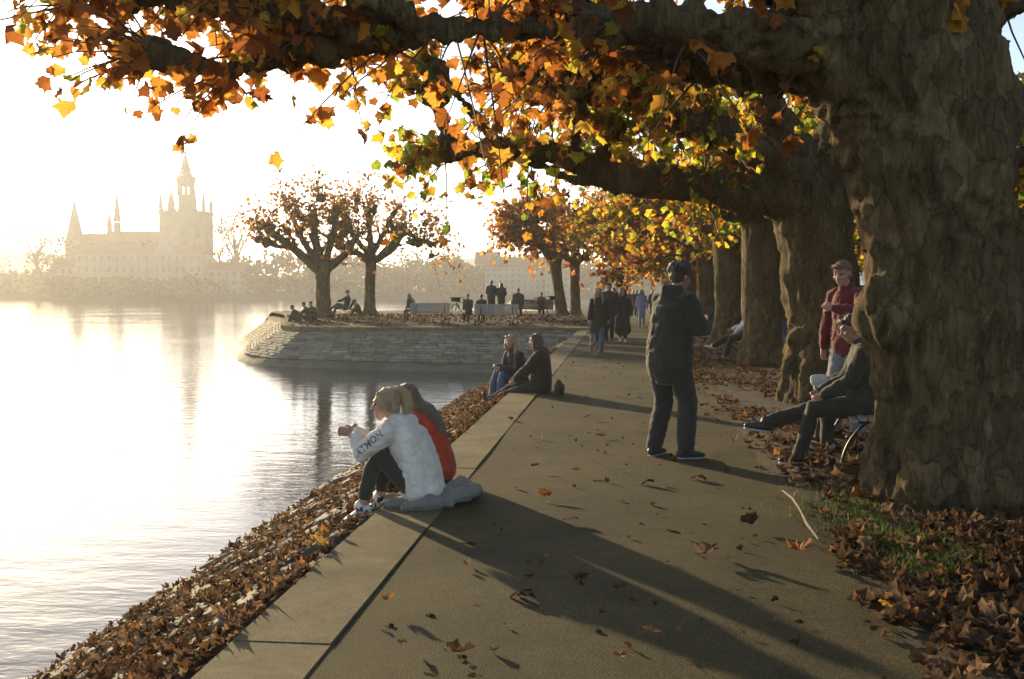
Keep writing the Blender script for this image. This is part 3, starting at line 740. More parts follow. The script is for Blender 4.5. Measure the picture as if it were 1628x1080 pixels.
# --- the trees out on the peninsula
def pen_tree(px, py, d, seed, tr, limbs, label, **kw):
    b = P(px, py, d)
    T = [(b.x, b.y, b.z - .15, tr[0][2])] + [PW(a, c, d, r) for a, c, r in tr[1:]]
    Lm = [[PW(a, c, dd, r) for a, c, dd, r in l] for l in limbs]
    return plane_tree((b.x, b.y, b.z), seed, T, Lm, kw.pop('auto', []), label, MT[kw.pop('lm', 'leaf_brown')], vox=.085, group='plane trees on the peninsula', amp=.05, templates=LEAVES_6, **kw)
pen_tree(515, 506, 49.5, 201, [(515, 506, .40), (515, 490, .37), (513, 455, .35), (513, 425, .36)],
         [[(505, 428, 49.5, .26), (470, 398, 49.2, .2), (445, 378, 49, .17), (425, 368, 48.8, .15)], [(512, 425, 49.5, .26), (502, 385, 49.8, .2), (498, 345, 50, .16)],
          [(520, 428, 49.5, .24), (548, 405, 49.5, .18), (568, 375, 49.6, .14)], [(510, 425, 49.5, .2), (480, 380, 50.5, .15), (465, 345, 51, .12)], [(515, 425, 49.5, .2), (530, 370, 48.5, .15), (535, 335, 48, .12)], [(460, 392, 49.2, .12), (440, 392, 49.2, .11), (425, 384, 49.2, .11)]],
         'plane tree nearest the tip of the peninsula, thick trunk beside three seated people', shoots=22, leaves=4, leaf=.15, shoot_len=1.75, up=.8, knob=.24, along=2)
pen_tree(588, 506, 52.0, 202, [(588, 506, .40), (588, 490, .30), (588, 450, .27), (590, 412, .28)],
         [[(585, 415, 52, .18), (565, 400, 52, .15), (545, 392, 52, .12)], [(590, 412, 52, .2), (588, 375, 52.4, .16), (585, 340, 52.6, .13)],
          [(595, 415, 52, .19), (622, 398, 51.8, .15), (640, 372, 51.6, .13)], [(600, 412, 52, .15), (640, 372, 51.6, .13), (665, 380, 51.6, .1), (690, 388, 51.6, .1)], [(588, 410, 52, .17), (610, 372, 52.8, .13), (625, 340, 53, .11)], [(590, 410, 52, .16), (560, 372, 51, .13), (548, 345, 51, .11)]],
         'slimmer plane tree on the peninsula beside the reclining sitter', shoots=22, leaves=4, leaf=.15, shoot_len=1.75, up=.75, knob=.24, along=2)
pen_tree(893, 506, 53.0, 203, [(893, 506, .36), (892, 490, .32), (887, 455, .29), (882, 415, .32)],
         [[(880, 418, 53, .2), (862, 395, 52.8, .16), (845, 372, 52.6, .13)], [(882, 415, 53, .2), (878, 375, 53.3, .16), (880, 340, 53.6, .13)], [(862, 395, 52.8, .14), (835, 385, 52.6, .12), (812, 382, 52.4, .11)],
          [(885, 415, 53, .2), (910, 380, 53, .16), (925, 350, 53, .13)], [(880, 415, 53, .18), (840, 355, 52, .14), (812, 345, 51.6, .12)]],
         'plane tree leaning over the bicycle by the dark bench', shoots=17, leaves=8, leaf=.2, shoot_len=1.5, up=.45, knob=.2, lm='leaf_orange')
pen_tree(915, 504, 57.0, 204, [(915, 504, .36), (915, 490, .30), (914, 450, .28), (914, 420, .28)],
         [[(912, 425, 57, .2), (900, 408, 57, .16), (885, 390, 57, .13)], [(914, 420, 57, .2), (920, 375, 57, .16), (930, 350, 57, .13)], [(914, 420, 57, .2), (945, 395, 57, .16), (970, 380, 57, .13)], [(914, 420, 57, .18), (905, 370, 58, .14), (890, 340, 58, .12)]],
         'straight plane tree between the dark bench and the walking couple', shoots=17, leaves=8, leaf=.2, shoot_len=1.4, up=.4, knob=.2, lm='leaf_orange')

# dark shrubbery along the far side of the park
rng = np.random.default_rng(31)
n = 16000
y_ = rng.uniform(2, 75, n); x_ = 17 + rng.normal(0, 1.3, n) + 1.4 * np.sin(y_ * .5); z_ = np.abs(rng.normal(0, 1, n)) * 0 + rng.uniform(0, 1, n) ** .8 * (6.5 + 1.4 * np.sin(y_ * .9) + .9 * np.sin(y_ * 2.3))
tag(scatter('shrubbery', np.stack([x_, y_, z_], 1), rng.uniform(.3, .6, n), MT['leaf_dark'], templates=CLUMP, rng=rng), 'dark shrubbery along the far side of the park lawn', 'shrubbery', kind='stuff')
# ================================================================== GROUND COVER
rng = np.random.default_rng(55)
# leaves caught on the near bank
n = 14500; y_ = 2.2 + 26 * rng.random(n) ** 1.7; x_ = XO - .03 - rng.random(n) ** 1.25 * 2.75
z_ = -.06 + (x_ - XO) * (ZW - .06) / (XT - XO) + .06 + rng.uniform(-.02, .05, n)
k = (z_ > ZW + .05) & (fbm(np.stack([x_, y_ * .7, 0 * x_], 1), 2.2, 8, 2) + .5 * rng.random(n) >  .02)
tag(scatter('leaf_litter', np.stack([x_, y_, z_], 1)[k], rng.uniform(.03, .075, n)[k], MT['leaf_litter'], templates=LITTER_S, tilt=.5, normal=BN, rng=rng),
    'brown fallen leaves caught on the stone bank by the water', 'leaf litter', kind='stuff')
# leaves drifted on the verge
n = 26000; y_ = 2.2 + 48 * rng.random(n) ** 1.9; x_ = 1.02 + np.abs(rng.normal(0, 1, n)) * .5 + rng.random(n) ** 1.3 * 7.5
y_[:5500] = rng.uniform(2.6, 6.6, 5500); x_[:5500] = 1.15 + rng.random(5500) ** .8 * 2.6
clump = vnoise(np.stack([x_, y_, 0 * x_], 1), .9, 4) + .6 * vnoise(np.stack([x_, y_, 0 * x_], 1), 2.3, 9)
k = (clump > -.5) | (x_ > 3.5)
bare = ((x_ - 1.75) / .3) ** 2 + ((y_ - 5.9) / .7) ** 2 < 1     # grass shows here
k &= ~(bare & (rng.random(n) < .75))
k &= ~((x_ < 1.35) & (clump < .1))
pos = np.stack([x_, y_, np.zeros(n)], 1); pos[:, 2] = np.maximum(verge_z(pos), 0) + .03 + rng.uniform(-.015, .04, n)
tag(scatter('leaf_litter', pos[k], rng.uniform(.035, .095, n)[k], MT['leaf_litter'], templates=LITTER_S, tilt=.34, rng=rng),
    'brown fallen leaves drifted under the row of trees', 'leaf litter', kind='stuff')
# peninsula leaves
n = 1500; u = rng.random(n); v = rng.random(n) ** .8
pp = np.array([tuple(cw(-9.6 + 13 * a, 42.6 + 11 * b)) for a, b in zip(u, v)])
pp[:, 2] = [pen_z(0, 42.6 + 11 * b) + .03 for b in v]
tag(scatter('leaf_litter', pp, rng.uniform(.08, .16, n), MT['leaf_litter'], templates=LITTER_S, tilt=.6, rng=rng),
    'brown fallen leaves covering the top of the peninsula', 'leaf litter', kind='stuff')
# scattered bits of leaf on the asphalt, past counting
n = 420; y_ = 2.5 + 36 * rng.random(n) ** 1.5; x_ = rng.uniform(XI + .1, 1.3, n)
tag(scatter('leaf_crumbs', np.stack([x_, y_, np.full(n, .012)], 1), rng.uniform(.015, .05, n), MT['leaf_litter'], templates=LITTER_S, tilt=.5, rng=rng),
    'small crumbs of dry leaf strewn over the asphalt', 'leaf litter', kind='stuff')
# single leaves lying on the path
fm = []
for tv, tf in LITTER:
    me = bpy.data.meshes.new('fallen_leaf'); me.from_pydata((tv - [0, .4, 0]).tolist(), [], tf.tolist()); me.materials.append(MT['leaf_fallen']); fm.append(me)
FL = [(868, 790, .20, 'russet', 'curled russet leaf beyond the seated hoodie wearer\'s shadow'), (908, 829, .17, 0, 'pale leaf lying at the edge of the hoodie wearer\'s shadow'),
      (747, 872, .16, 0, 'flat leaf in the narrow lit gap beside the hoodie wearer\'s shadow'), (830, 946, .2, 0, 'broad pale leaf where the lower edge of the long shadow runs'),
      (618, 961, .12, 0, 'small rolled leaf close to the coping joint'), (735, 1046, .2, 0, 'star-shaped pale leaf at the bottom of the path'),
      (985, 1052, .12, 'russet', 'upright russet leaf near the bottom middle of the path'), (812, 666, .14, 0, 'brown leaf lying on the coping by the outstretched legs'),
      (918, 752, .16, 0, 'thin leaf on the path left of the phone holder'), (955, 694, .18, 0, 'flat leaf on the path before the phone holder'), (935, 665, .16, 0, 'small dark leaf in front of the long-haired pair on the coping'),
      (1028, 768, .16, 0, 'leaf lying behind the phone holder\'s heels'), (1140, 880, .22, 0, 'crumpled leaf pile piece at the path\'s leafy edge'), (1120, 884, .2, 0, 'curled leaf just beside the crumpled piece at the path edge'),
      (1036, 1012, .14, 0, 'leaf in the deep shade at the lower middle of the path'), (925, 920, .13, 0, 'faint leaf inside the long shadow'), (985, 942, .14, 0, 'second faint leaf deeper inside the long shadow'), (1070, 850, .15, 0, 'leaf past the far edge of the long shadow'), (640, 1030, .08, 0, 'tiny pale leaf near the coping at the bottom'),
      (1110, 760, .2, 0, 'leaf at the phone holder\'s right heel'), (1270, 882, .24, 'russet', 'glowing orange leaf beside the fallen stick'), (1190, 835, .2, 0, 'leaf at the path edge before the grass patch'), (850, 745, .13, 0, 'small leaf midway across the path'), (1500, 950, .2, 'yellow', 'yellow-edged leaf on the dark ground at the lower corner')]
MT['leaf_russet'] = leafmat('leaf_russet', [(0, (.24, .08, .02)), (1, (.32, .12, .025))], .4, 1.4, per='object')
MT['leaf_gold'] = leafmat('leaf_gold', [(0, (.48, .27, .04)), (1, (.52, .30, .04))], .45, 1.5, per='object')
for i, (px, py, s, c, lab) in enumerate(FL):
    g = G(px, py, .02); me = fm[[1, 3, 0, 4, 2, 5, 1, 6][i % 8]]
    if c:
        me = me.copy(); me.materials.clear(); me.materials.append(MT['leaf_russet' if c == 'russet' else 'leaf_gold'])
    o = link('fallen_leaf', me, None, None, (g.x, g.y, max(.02, verge_h(g.x, g.y) + .03 if g.x > 1.2 else .025) + .02)); o.scale = (s * .55,) * 3
    o.rotation_euler = (random.gauss(0, .15), random.gauss(0, .15), random.uniform(0, 6.28)); tag(o, lab, 'leaf', 'single fallen leaves on the path')
for px, py, lab in [(507, 862, 'bright golden leaf standing out on the stone bank'), (1412, 968, 'golden leaf on the dark litter at the lower edge')]:
    z = -.35 if px < 600 else .05; g = G(px, py, z)
    if px < 600:
        for _ in range(6): z = -.06 + (g.x - XO) * (ZW - .06) / (XT - XO) + .14; g = G(px, py, z)
    me = fm[1].copy(); me.materials.clear(); me.materials.append(MT['leaf_gold'])
    o = link('fallen_leaf', me, None, None, g); o.scale = (.12,) * 3; o.rotation_euler = (.5, .3, 1); tag(o, lab, 'leaf', 'single golden leaves')
# grass
def grass(name, pts, h, label):
    n = len(pts); a = rng.uniform(0, 6.28, n); hh = rng.uniform(.5, 1.2, n) * h; w_ = .004
    bx, by = np.cos(a) * w_, np.sin(a) * w_; lx, ly = rng.normal(0, .4, n) * hh, rng.normal(0, .4, n) * hh
    V = np.zeros((n, 5, 3)); V[:, 0] = pts + np.stack([bx, by, 0 * bx], 1); V[:, 1] = pts - np.stack([bx, by, 0 * bx], 1)
    mid = pts + np.stack([lx * .35, ly * .35, hh * .6], 1)
    V[:, 2] = mid - np.stack([bx, by, 0 * bx], 1) * .8; V[:, 3] = mid + np.stack([bx, by, 0 * bx], 1) * .8; V[:, 4] = pts + np.stack([lx, ly, hh], 1)
    i = np.arange(n)[:, None] * 5
    F = np.concatenate([i + [0, 1, 2], i + [0, 2, 3], i + [3, 2, 4]])
    tag(np_mesh(name, V.reshape(-1, 3), F, MT['grass']), label, 'grass', kind='stuff')
n = 9000
cx = np.concatenate([rng.normal(1.74, .15, 3000), rng.normal(1.65, .25, 1500), rng.normal(1.75, .2, 900), rng.uniform(1.5, 6, 500)])
cy = np.concatenate([rng.normal(5.8, .3, 3000), rng.normal(7.0, .5, 1500), rng.normal(20, 1.5, 900), rng.uniform(4, 26, 500)])
pt = np.stack([cx, cy, 0 * cx], 1); pt[:, 2] = verge_z(pt) - .005
grass('grass', pt, .06, 'tufts of green grass at the foot of the big trunk')
# fallen stick
s = MB(); a, b = G(1244, 780, .05), G(1302, 858, .04); mid = (a + b) / 2 + Vector((.01, 0, .02))
s.loft([a, a.lerp(mid, .5) + Vector((.012, 0, .01)), mid, mid.lerp(b, .5) + Vector((-.012, 0, 0)), b], [.006, .011, .009, .012, .008], 7)
MT['stick'] = pmat('stick', (.20, .16, .11), (.12, .095, .06), 12, .8, .5, 60)
tag(s.build('stick', MT['stick'], smooth=True), 'bare grey stick lying across the grass patch', 'stick')

# ================================================================== FAR SHORE
def farp(px, d, z): q = P(px, 466, d); return Vector((q.x, q.y, z))
V = []; F = []
pxs = np.linspace(-500, 1900, 41)
for i, px in enumerate(pxs):
    for k, (d, z) in enumerate([(478, ZW - .2), (484, .6), (520, 2.5), (640, 5), (900, 9 + 5 * math.sin(i * .9))]):
        q = farp(px, d, z); V.append(tuple(q))
for i in range(len(pxs) - 1):
    for k in range(4): F.append((i * 5 + k, (i + 1) * 5 + k, (i + 1) * 5 + k + 1, i * 5 + k + 1))
MT['farground'] = pmat('farground', (.06, .06, .03), (.09, .075, .04), .05, .95)
tag(np_mesh('far_shore', V, F, MT['farground'], smooth=True), kind='structure')
# distant ridge
V = []; F = []
for i, px in enumerate(np.linspace(-700, 2100, 57)):
    h = 34 + 9 * math.sin(i * .45 + 1) + 5 * math.sin(i * 1.1) + (12 if px < 150 else 0)
    for d, z in ((1150, 0), (1250, h), (1500, h * .9)): V.append(tuple(farp(px, d, z)))
for i in range(56):
    for k in range(2): F.append((i * 3 + k, (i + 1) * 3 + k, (i + 1) * 3 + k + 1, i * 3 + k + 1))
tag(np_mesh('hills', V, F, MT['farground'], smooth=True), kind='structure')

def crown_points(rng, n, w, h, z0):
    """leaf clumps gathered in lobes so the outline is uneven"""
    m = 9; lob = np.stack([rng.normal(0, .27, m) * w, rng.normal(0, .27, m) * w, z0 + h * rng.uniform(.25, .8, m)], 1); lr = rng.uniform(.16, .3, m) * w
    i = rng.integers(0, m, n); d = rng.normal(size=(n, 3)); d /= np.linalg.norm(d, axis=1)[:, None]
    return lob[i] + d * (lr[i] * rng.uniform(.55, 1.05, n))[:, None]
def far_tree(px, d, w, h, label, n=900, seed=0, bare=0, gz=2.0):
    rng = np.random.default_rng(seed); b = farp(px, d, gz); root = empty('shore_tree', b); tag(root, label, 'tree', 'trees on the far shore')
    tb = MB(); tb.loft([(0, 0, -1), (0, 0, h * .3), (.2, 0, h * .6)], [w * .05, w * .035, w * .015], 7)
    for k in range(9):
        a = k * .7; q = rng.uniform(.25, .5); tb.loft([(0, 0, h * q), (math.cos(a) * w * .2, math.sin(a) * w * .2, h * (q + .22)), (math.cos(a) * w * .33, math.sin(a) * w * .33, h * (q + .38))], [w * .02, w * .012, w * .005], 5)
    tb.build('trunk', MT['bark'], root, smooth=True)
    pts = crown_points(rng, n, w, h, 0 if not bare else h * .2)
    scatter('crown', pts, rng.uniform(.5, 1.1, n) * (.7 if bare else 1), MT['leaf_far'], root, CLUMP, rng=rng)
    return root
far_tree(375, 470 + 40, 27, 44, 'open-crowned tall tree right behind the minster tower', 1500, 1, 1)
far_tree(350, 520, 16, 38, 'narrower tall tree tucked against the minster tower', 800, 2, 1)
far_tree(726, 482, 22, 22, 'rounded willow on the far shore beside the long hotel', 1500, 3)
far_tree(60, 505, 26, 36, 'hazy tree at the left end of the far shore', 900, 4)
far_tree(98, 510, 12, 36, 'slim hazy tree before the broad spire', 500, 5)
far_tree(142, 530, 20, 40, 'hazy crown between the two slender spires', 700, 6)
far_tree(248, 500, 12, 33, 'small round tree at the foot of the minster tower', 500, 7)
far_tree(690, 490, 18, 21, 'autumn tree on the far shore left of the willow', 900, 8)
far_tree(655, 486, 17, 24, 'taller far-shore tree above the pale bench', 900, 9)
# the wooded bank that reads as one mass
rng2 = np.random.default_rng(77); pts = []
for px in np.arange(-120, 1250, 13):
    if 770 < px < 900 and rng2.random() < .6: continue
    d = rng2.uniform(488, 540); w_ = rng2.uniform(13, 20)
    h = rng2.uniform(15, 22) + (4 if 330 < px < 620 else 0) - (6 if px < 300 else 0)
    if 60 < px < 330 and rng2.random() < .7: d = rng2.uniform(480, 484); h = rng2.uniform(6, 11); w_ = 9
    b = farp(px + rng2.uniform(-6, 6), d, 0); c = crown_points(rng2, 260, w_, h, 0); pts.append(c + np.array(b))
    lo = np.stack([rng2.uniform(-8, 8, 60), rng2.uniform(-4, 4, 60), rng2.uniform(0, 8, 60)], 1); pts.append(lo + np.array(b))
pts = np.concatenate(pts)
tag(scatter('far_wood', pts, rng2.uniform(.9, 2.0, len(pts)), MT['leaf_far'], templates=CLUMP, rng=rng2), 'hazy wooded bank along the far shore', 'woodland', kind='stuff')

# --- the minster
MT['sandstone'] = pmat('sandstone', (.24, .20, .15), (.17, .14, .10), .15, .9)
MT['slate'] = pmat('slate', (.09, .08, .075), (.13, .11, .10), .2, .8)
MT['dark_glass'] = pmat('dark_glass', (.03, .03, .035), (.05, .05, .05), 1, .2)
MT['far_glass'] = pmat('far_glass', (.13, .12, .10), (.10, .09, .08), 1, .4)
MT['plaster'] = pmat('plaster', (.28, .245, .20), (.22, .195, .16), .2, .9)
MT['tile'] = pmat('tile', (.22, .09, .055), (.16, .07, .045), .3, .85)
def box_o(name, c, d, mat, parent): return MB().box(c, d).build(name, mat, parent)
def prism_roof(mb, c, w_, l, h):
    """gable roof, ridge along x"""
    x, y = l / 2, w_ / 2; v = np.array([(-x, -y, 0), (x, -y, 0), (x, y, 0), (-x, y, 0), (-x, 0, h), (x, 0, h)]) + np.array(c)
    mb.add(v, [(0, 1, 5, 4), (2, 3, 4, 5), (1, 2, 5), (3, 0, 4), (3, 2, 1, 0)]); return mb
def spire(mb, c, r, h, n=8, base=0): mb.loft([(c[0], c[1], c[2] + base), (c[0], c[1], c[2] + h * .45), (c[0], c[1], c[2] + h)], [r, r * .5, .12], n, round_ends=False); return mb
m0 = farp(298, 520, 0); SCm = 520 / FPX     # metres per photo pixel at the minster
def zy(py): return CAM_H + (466 - py) * SCm
ang = math.atan2(CR.y, CR.x)
mi = empty('minster', m0, ang); tag(mi, 'gothic minster with tall openwork spire rising over the far shore', 'church')
tw = 72 * SCm
tower = box_o('tower', (0, 0, zy(342) / 2), (tw, 14, zy(342)), MT['sandstone'], mi)
wm = MB()
for x in (-8, 0, 8):
    for z in (zy(395), zy(370)): wm.box((x, -7.02, z), (2.4, .25, 6.5))
wm.build('tower_windows', MT['dark_glass'], tower)['kind'] = 'stuff'
pm = MB(); pm.box((0, 0, zy(342) + .6), (tw + .8, 14.8, 1.4))
for k in range(15): pm.box((-tw / 2 + .8 + k * (tw - 1.6) / 14, -7.2, zy(342) + 1.9), (.8, .5, 1.4))
pm.build('parapet', MT['sandstone'], mi)
for x, y_, h, r in [(-tw / 2 + .8, -6.5, 12, .9), (tw / 2 - .8, -6.5, 12, .9), (-tw / 2 + .8, 6.5, 11, .9), (tw / 2 - .8, 6.5, 11, .9), (-6, -5, 15, 1.0), (6, -5, 15, 1.0), (-8, 4, 11, .8), (8, 4, 11, .8)]:
    q = MB(); q.box((x, y_, zy(342) + h * .22), (r * 1.6, r * 1.6, h * .44)); q.loft([(x, y_, zy(342) + h * .44), (x, y_, zy(342) + h)], [r * 1.1, .08], 6, round_ends=False); q.build('pinnacle', MT['sandstone'], mi)
octo = MB()
R8 = 12.5 * SCm * 1.02
octo.loft([(0, 0, zy(342)), (0, 0, zy(312)), (0, 0, zy(311))], [R8, R8, R8 * 1.08], 8, round_ends=False)
for k in range(8):                                            # piers between the open belfry windows
    a = (k + .5) * math.pi / 4 ; octo.box((math.cos(a) * R8 * .9, math.sin(a) * R8 * .9, (zy(311) + zy(290)) / 2), (1.3, 1.3, zy(290) - zy(311)), a)
octo.loft([(0, 0, zy(297)), (0, 0, zy(289))], [R8 * 1.02, R8 * 1.06], 8, round_ends=False)
octo.build('octagon', MT['sandstone'], mi)
for k in range(8):
    a = k * math.pi / 4 + .39; x, y_ = math.cos(a) * R8, math.sin(a) * R8
    q = MB(); q.loft([(x, y_, zy(291)), (x, y_, zy(286)), (x, y_, zy(276))], [.75, .7, .06], 6, round_ends=False); q.build('pinnacle', MT['sandstone'], mi)
spr = MB()
for k in range(8):                                            # openwork ribs
    a = k * math.pi / 4; spr.loft([(math.cos(a) * R8 * .8, math.sin(a) * R8 * .8, zy(290)), (math.cos(a) * .1, math.sin(a) * .1, zy(246))], [.5, .25], 5)
    for j in range(7):
        f = (j + .6) / 7.6; rr_ = R8 * .8 * (1 - f) + .1; zz = zy(290) + f * (zy(246) - zy(290)); spr.ell((math.cos(a) * (rr_ + .4), math.sin(a) * (rr_ + .4), zz), (.38, .38, .5), 6, 4)
for j in range(7):
    f = j / 7; rr_ = R8 * .8 * (1 - f); zz = zy(290) + f * (zy(246) - zy(290)); spr.loft([(0, 0, zz), (0, 0, zz + .7)], [rr_ + .1] * 2, 8, round_ends=False)
spr.loft([(0, 0, zy(292)), (0, 0, zy(260)), (0, 0, zy(246))], [R8 * .62, R8 * .2, .3], 8, round_ends=False)
sp_o = spr.build('spire', MT['sandstone'], mi)
fb = MB(); fb.loft([(0, 0, zy(247)), (0, 0, zy(238))], [.35, .12], 6); fb.box((0, 0, zy(241)), (1.6, .3, .3)); fb.ell((0, 0, zy(246)), (.7, .7, .7), 8, 6); fb.build('finial', MT['iron'], sp_o)
nav = MB(); nav.box((-24, 6, zy(385) / 2), (34, 16, zy(385))); nav.build('nave_wall', MT['sandstone'], mi)
rf = MB(); prism_roof(rf, (-24, 6, zy(385)), 18, 35, zy(367) - zy(385)); rf.build('nave_roof', MT['tile'], mi)
tr_ = MB(); xt = (186 - 298) * SCm
tr_.loft([(xt, 2, 0), (xt, 2, zy(354))], [2.1, 1.9], 8, round_ends=False); tr_.loft([(xt, 2, zy(352)), (xt, 2, zy(350))], [2.3, 2.3], 8, round_ends=False)
tr_.loft([(xt, 2, zy(350)), (xt, 2, zy(325)), (xt, 2, zy(300))], [2.0, 1.0, .1], 8, round_ends=False); tr_.box((xt, 2, zy(292)), (.25, .25, 4)); tr_.box((xt, 2, zy(290.5)), (1.3, .2, .25))
tr_.build('ridge_turret', MT['slate'], mi)
tr2 = MB(); xt2 = (171 - 298) * SCm; tr2.loft([(xt2, 4, 0), (xt2, 4, zy(358))], [1.5, 1.4], 8, round_ends=False); tr2.loft([(xt2, 4, zy(358)), (xt2, 4, zy(336))], [1.7, .08], 8, round_ends=False); tr2.build('stair_turret', MT['slate'], mi)
# --- second church with the broad spire
c2 = farp(121, 525, 0); ch = empty('church', c2, ang); tag(ch, 'hazy church with one broad pointed spire left of the minster', 'church')
MB().box((0, 0, zy(382) / 2), (7.6, 7.6, zy(382))).build('tower', MT['plaster'], ch)
q = MB(); q.loft([(0, 0, zy(382)), (0, 0, zy(350)), (0, 0, zy(316))], [5.0, 2.6, .15], 8, round_ends=False); q.box((0, 0, zy(312)), (.25, .25, 3.5)); q.build('spire', MT['slate'], ch)
q = MB(); q.box((15, 2, zy(395) / 2), (24, 13, zy(395))); q.build('nave_wall', MT['plaster'], ch)
q = MB(); prism_roof(q, (15, 2, zy(395)), 14, 25, 8); q.build('nave_roof', MT['tile'], ch)

def big_house(px, d, w_, dep, py_eave, py_ridge, label, rows, cols, gable=None, wall='plaster', roof='tile', chim=3):
    s_ = d / FPX; zz = lambda py: CAM_H + (466 - py) * s_
    b = farp(px, d, 0); r_ = empty('building', b, ang); tag(r_, label, 'building')
    ze = zz(py_eave); zr = zz(py_ridge)
    wb = MB(); wb.box((0, dep / 2, ze / 2 - 1), (w_, dep, ze + 2)); wo = wb.build('wall', MT[wall], r_)
    rb = MB(); prism_roof(rb, (0, dep / 2, ze), dep + 1.2, w_ + 1, zr - ze); ro = rb.build('roof', MT[roof], r_)
    for k in range(chim): MB().box((-w_ / 2 + (k + .6) * w_ / chim, dep * .45, zr - .5), (1.2, 1.2, 3.2)).build('chimney', MT[wall], ro)
    fh = ze / rows
    win = MB(); sill = MB()
    for i in range(rows):
        for j in range(cols):
            x = -w_ / 2 + (j + .5) * w_ / cols; z = fh * (i + .55)
            win.box((x, -.04, z), (w_ / cols * .42, .2, fh * .52)); sill.box((x, -.12, z - fh * .3), (w_ / cols * .54, .3, .18))
    win.build('windows', MT['far_glass'], wo)['kind'] = 'stuff'; sill.build('sills', MT[wall], wo)['kind'] = 'stuff'
    cn = MB(); cn.box((0, -.15, ze - .2), (w_ + .6, .5, .6)); cn.build('cornice', MT[wall], r_)
    if gable is not None:
        gx = (gable - px) * s_; g = MB()
        v = np.array([(-6, -1.2, 0), (6, -1.2, 0), (6, -1.2, ze), (0, -1.2, zr + 2.5), (-6, -1.2, ze), (-6, 6, 0), (6, 6, 0), (6, 6, ze), (0, 6, zr + 2.5), (-6, 6, ze)]) + [gx, 0, 0]
        g.add(v, [(0, 1, 2, 3, 4), (1, 6, 7, 2), (2, 7, 8, 3), (3, 8, 9, 4), (5, 0, 4, 9), (6, 5, 9, 8, 7)]); go = g.build('gable', MT[wall], r_)
        gw = MB()
        for x in (-3, 0, 3):
            for i in range(rows): gw.box((gx + x, -1.25, fh * (i + .55)), (1.3, .2, fh * .5))
        gw.build('windows', MT['far_glass'], go)['kind'] = 'stuff'
    return r_
big_house(222, 487, 62, 18, 404, 388, 'long pale lakeside hotel with a pointed gable below the minster', 4, 17, gable=262)
big_house(130, 500, 30, 14, 425, 410, 'hazy lakeside house left of the long hotel', 3, 8)
big_house(355, 492, 22, 12, 430, 416, 'pale house at the foot of the wooded bank', 3, 6)
big_house(830, 485, 36, 15, 425, 408, 'far lakeside block seen above the two standing people', 5, 12, chim=4)
big_house(890, 480, 14, 12, 418, 404, 'far house with dormered roof behind the leaning trunk', 5, 5, chim=2)
big_house(775, 505, 12, 12, 420, 400, 'tall far house beside the rounded willow', 4, 4, chim=1)
big_house(1010, 492, 40, 14, 452, 440, 'low far building beyond the end of the path', 2, 14, chim=2)

# ================================================================== HAZE: one even body of air round everything
hz = MB(); c = cw(-60, 730); hz.box((c.x, c.y, 38.4), (2900, 1660, 82.0)); ho = hz.build('haze', None); ho['kind'] = 'stuff'
hm = bpy.data.materials.new('haze'); hm.use_nodes = True; ht = hm.node_tree; ht.nodes.clear()
pv = ht.nodes.new('ShaderNodeVolumePrincipled'); pv.inputs['Color'].default_value = (.97, .96, .94, 1); pv.inputs['Density'].default_value = .0005; pv.inputs['Anisotropy'].default_value = .45
om = ht.nodes.new('ShaderNodeOutputMaterial'); ht.links.new(pv.outputs[0], om.inputs['Volume']); ho.data.materials.append(hm)
# ================================================================== PEOPLE
def cloth(name, c, rough=.85, k=.75, scale=9, bump=.35, bs=70): return pmat(name, c, tuple(x * k for x in c), scale, rough, bump, bs, sheen=.2, spec=.2)
MT['skin'] = pmat('skin', (.46, .27, .19), (.40, .22, .15), 14, .55, .1, 90)
MT['eye'] = pmat('eye', (.05, .035, .03), (.03, .02, .02), 5, .2)
MT['hair_blond'] = pmat('hair_blond', (.52, .35, .16), (.33, .21, .09), 30, .4, .9, 60, (3, 3, .35), sheen=.35)
MT['hair_darkblond'] = pmat('hair_darkblond', (.13, .07, .03), (.07, .04, .018), 30, .4, .9, 60, (3, 3, .35), sheen=.35)
MT['hair_brown'] = pmat('hair_brown', (.06, .035, .018), (.03, .018, .01), 30, .45, .9, 60, (2, 2, .6), sheen=.3)
MT['hair_fair'] = pmat('hair_fair', (.26, .15, .065), (.15, .085, .035), 30, .45, .9, 60, (2, 2, .6), sheen=.3)
for nm, c in dict(white_knit=(.72, .64, .53), black=(.048, .044, .032), charcoal=(.06, .056, .044), navy=(.03, .036, .055), jeans=(.10, .14, .21), dark_jeans=(.045, .042, .036), grey_jeans=(.26, .27, .29),
                  maroon=(.16, .028, .030), red=(.42, .055, .025), olive=(.07, .07, .038), brown=(.07, .045, .028), grey=(.22, .22, .22), lavender=(.34, .33, .42), tan=(.26, .19, .12), white=(.72, .70, .68), dark_red=(.13, .03, .03), leather=(.05, .036, .026), blanket=(.22, .195, .155)).items():
    MT[nm] = cloth(nm, c)
MT['shoe_white'] = pmat('shoe_white', (.70, .68, .65), (.6, .58, .55), 20, .5)
MT['shoe_dark'] = pmat('shoe_dark', (.03, .028, .026), (.05, .045, .04), 20, .5)
MT['sole'] = pmat('sole', (.5, .48, .45), (.38, .36, .33), 20, .7)
MT['phone'] = pmat('phone', (.02, .02, .022), (.03, .03, .03), 8, .2)

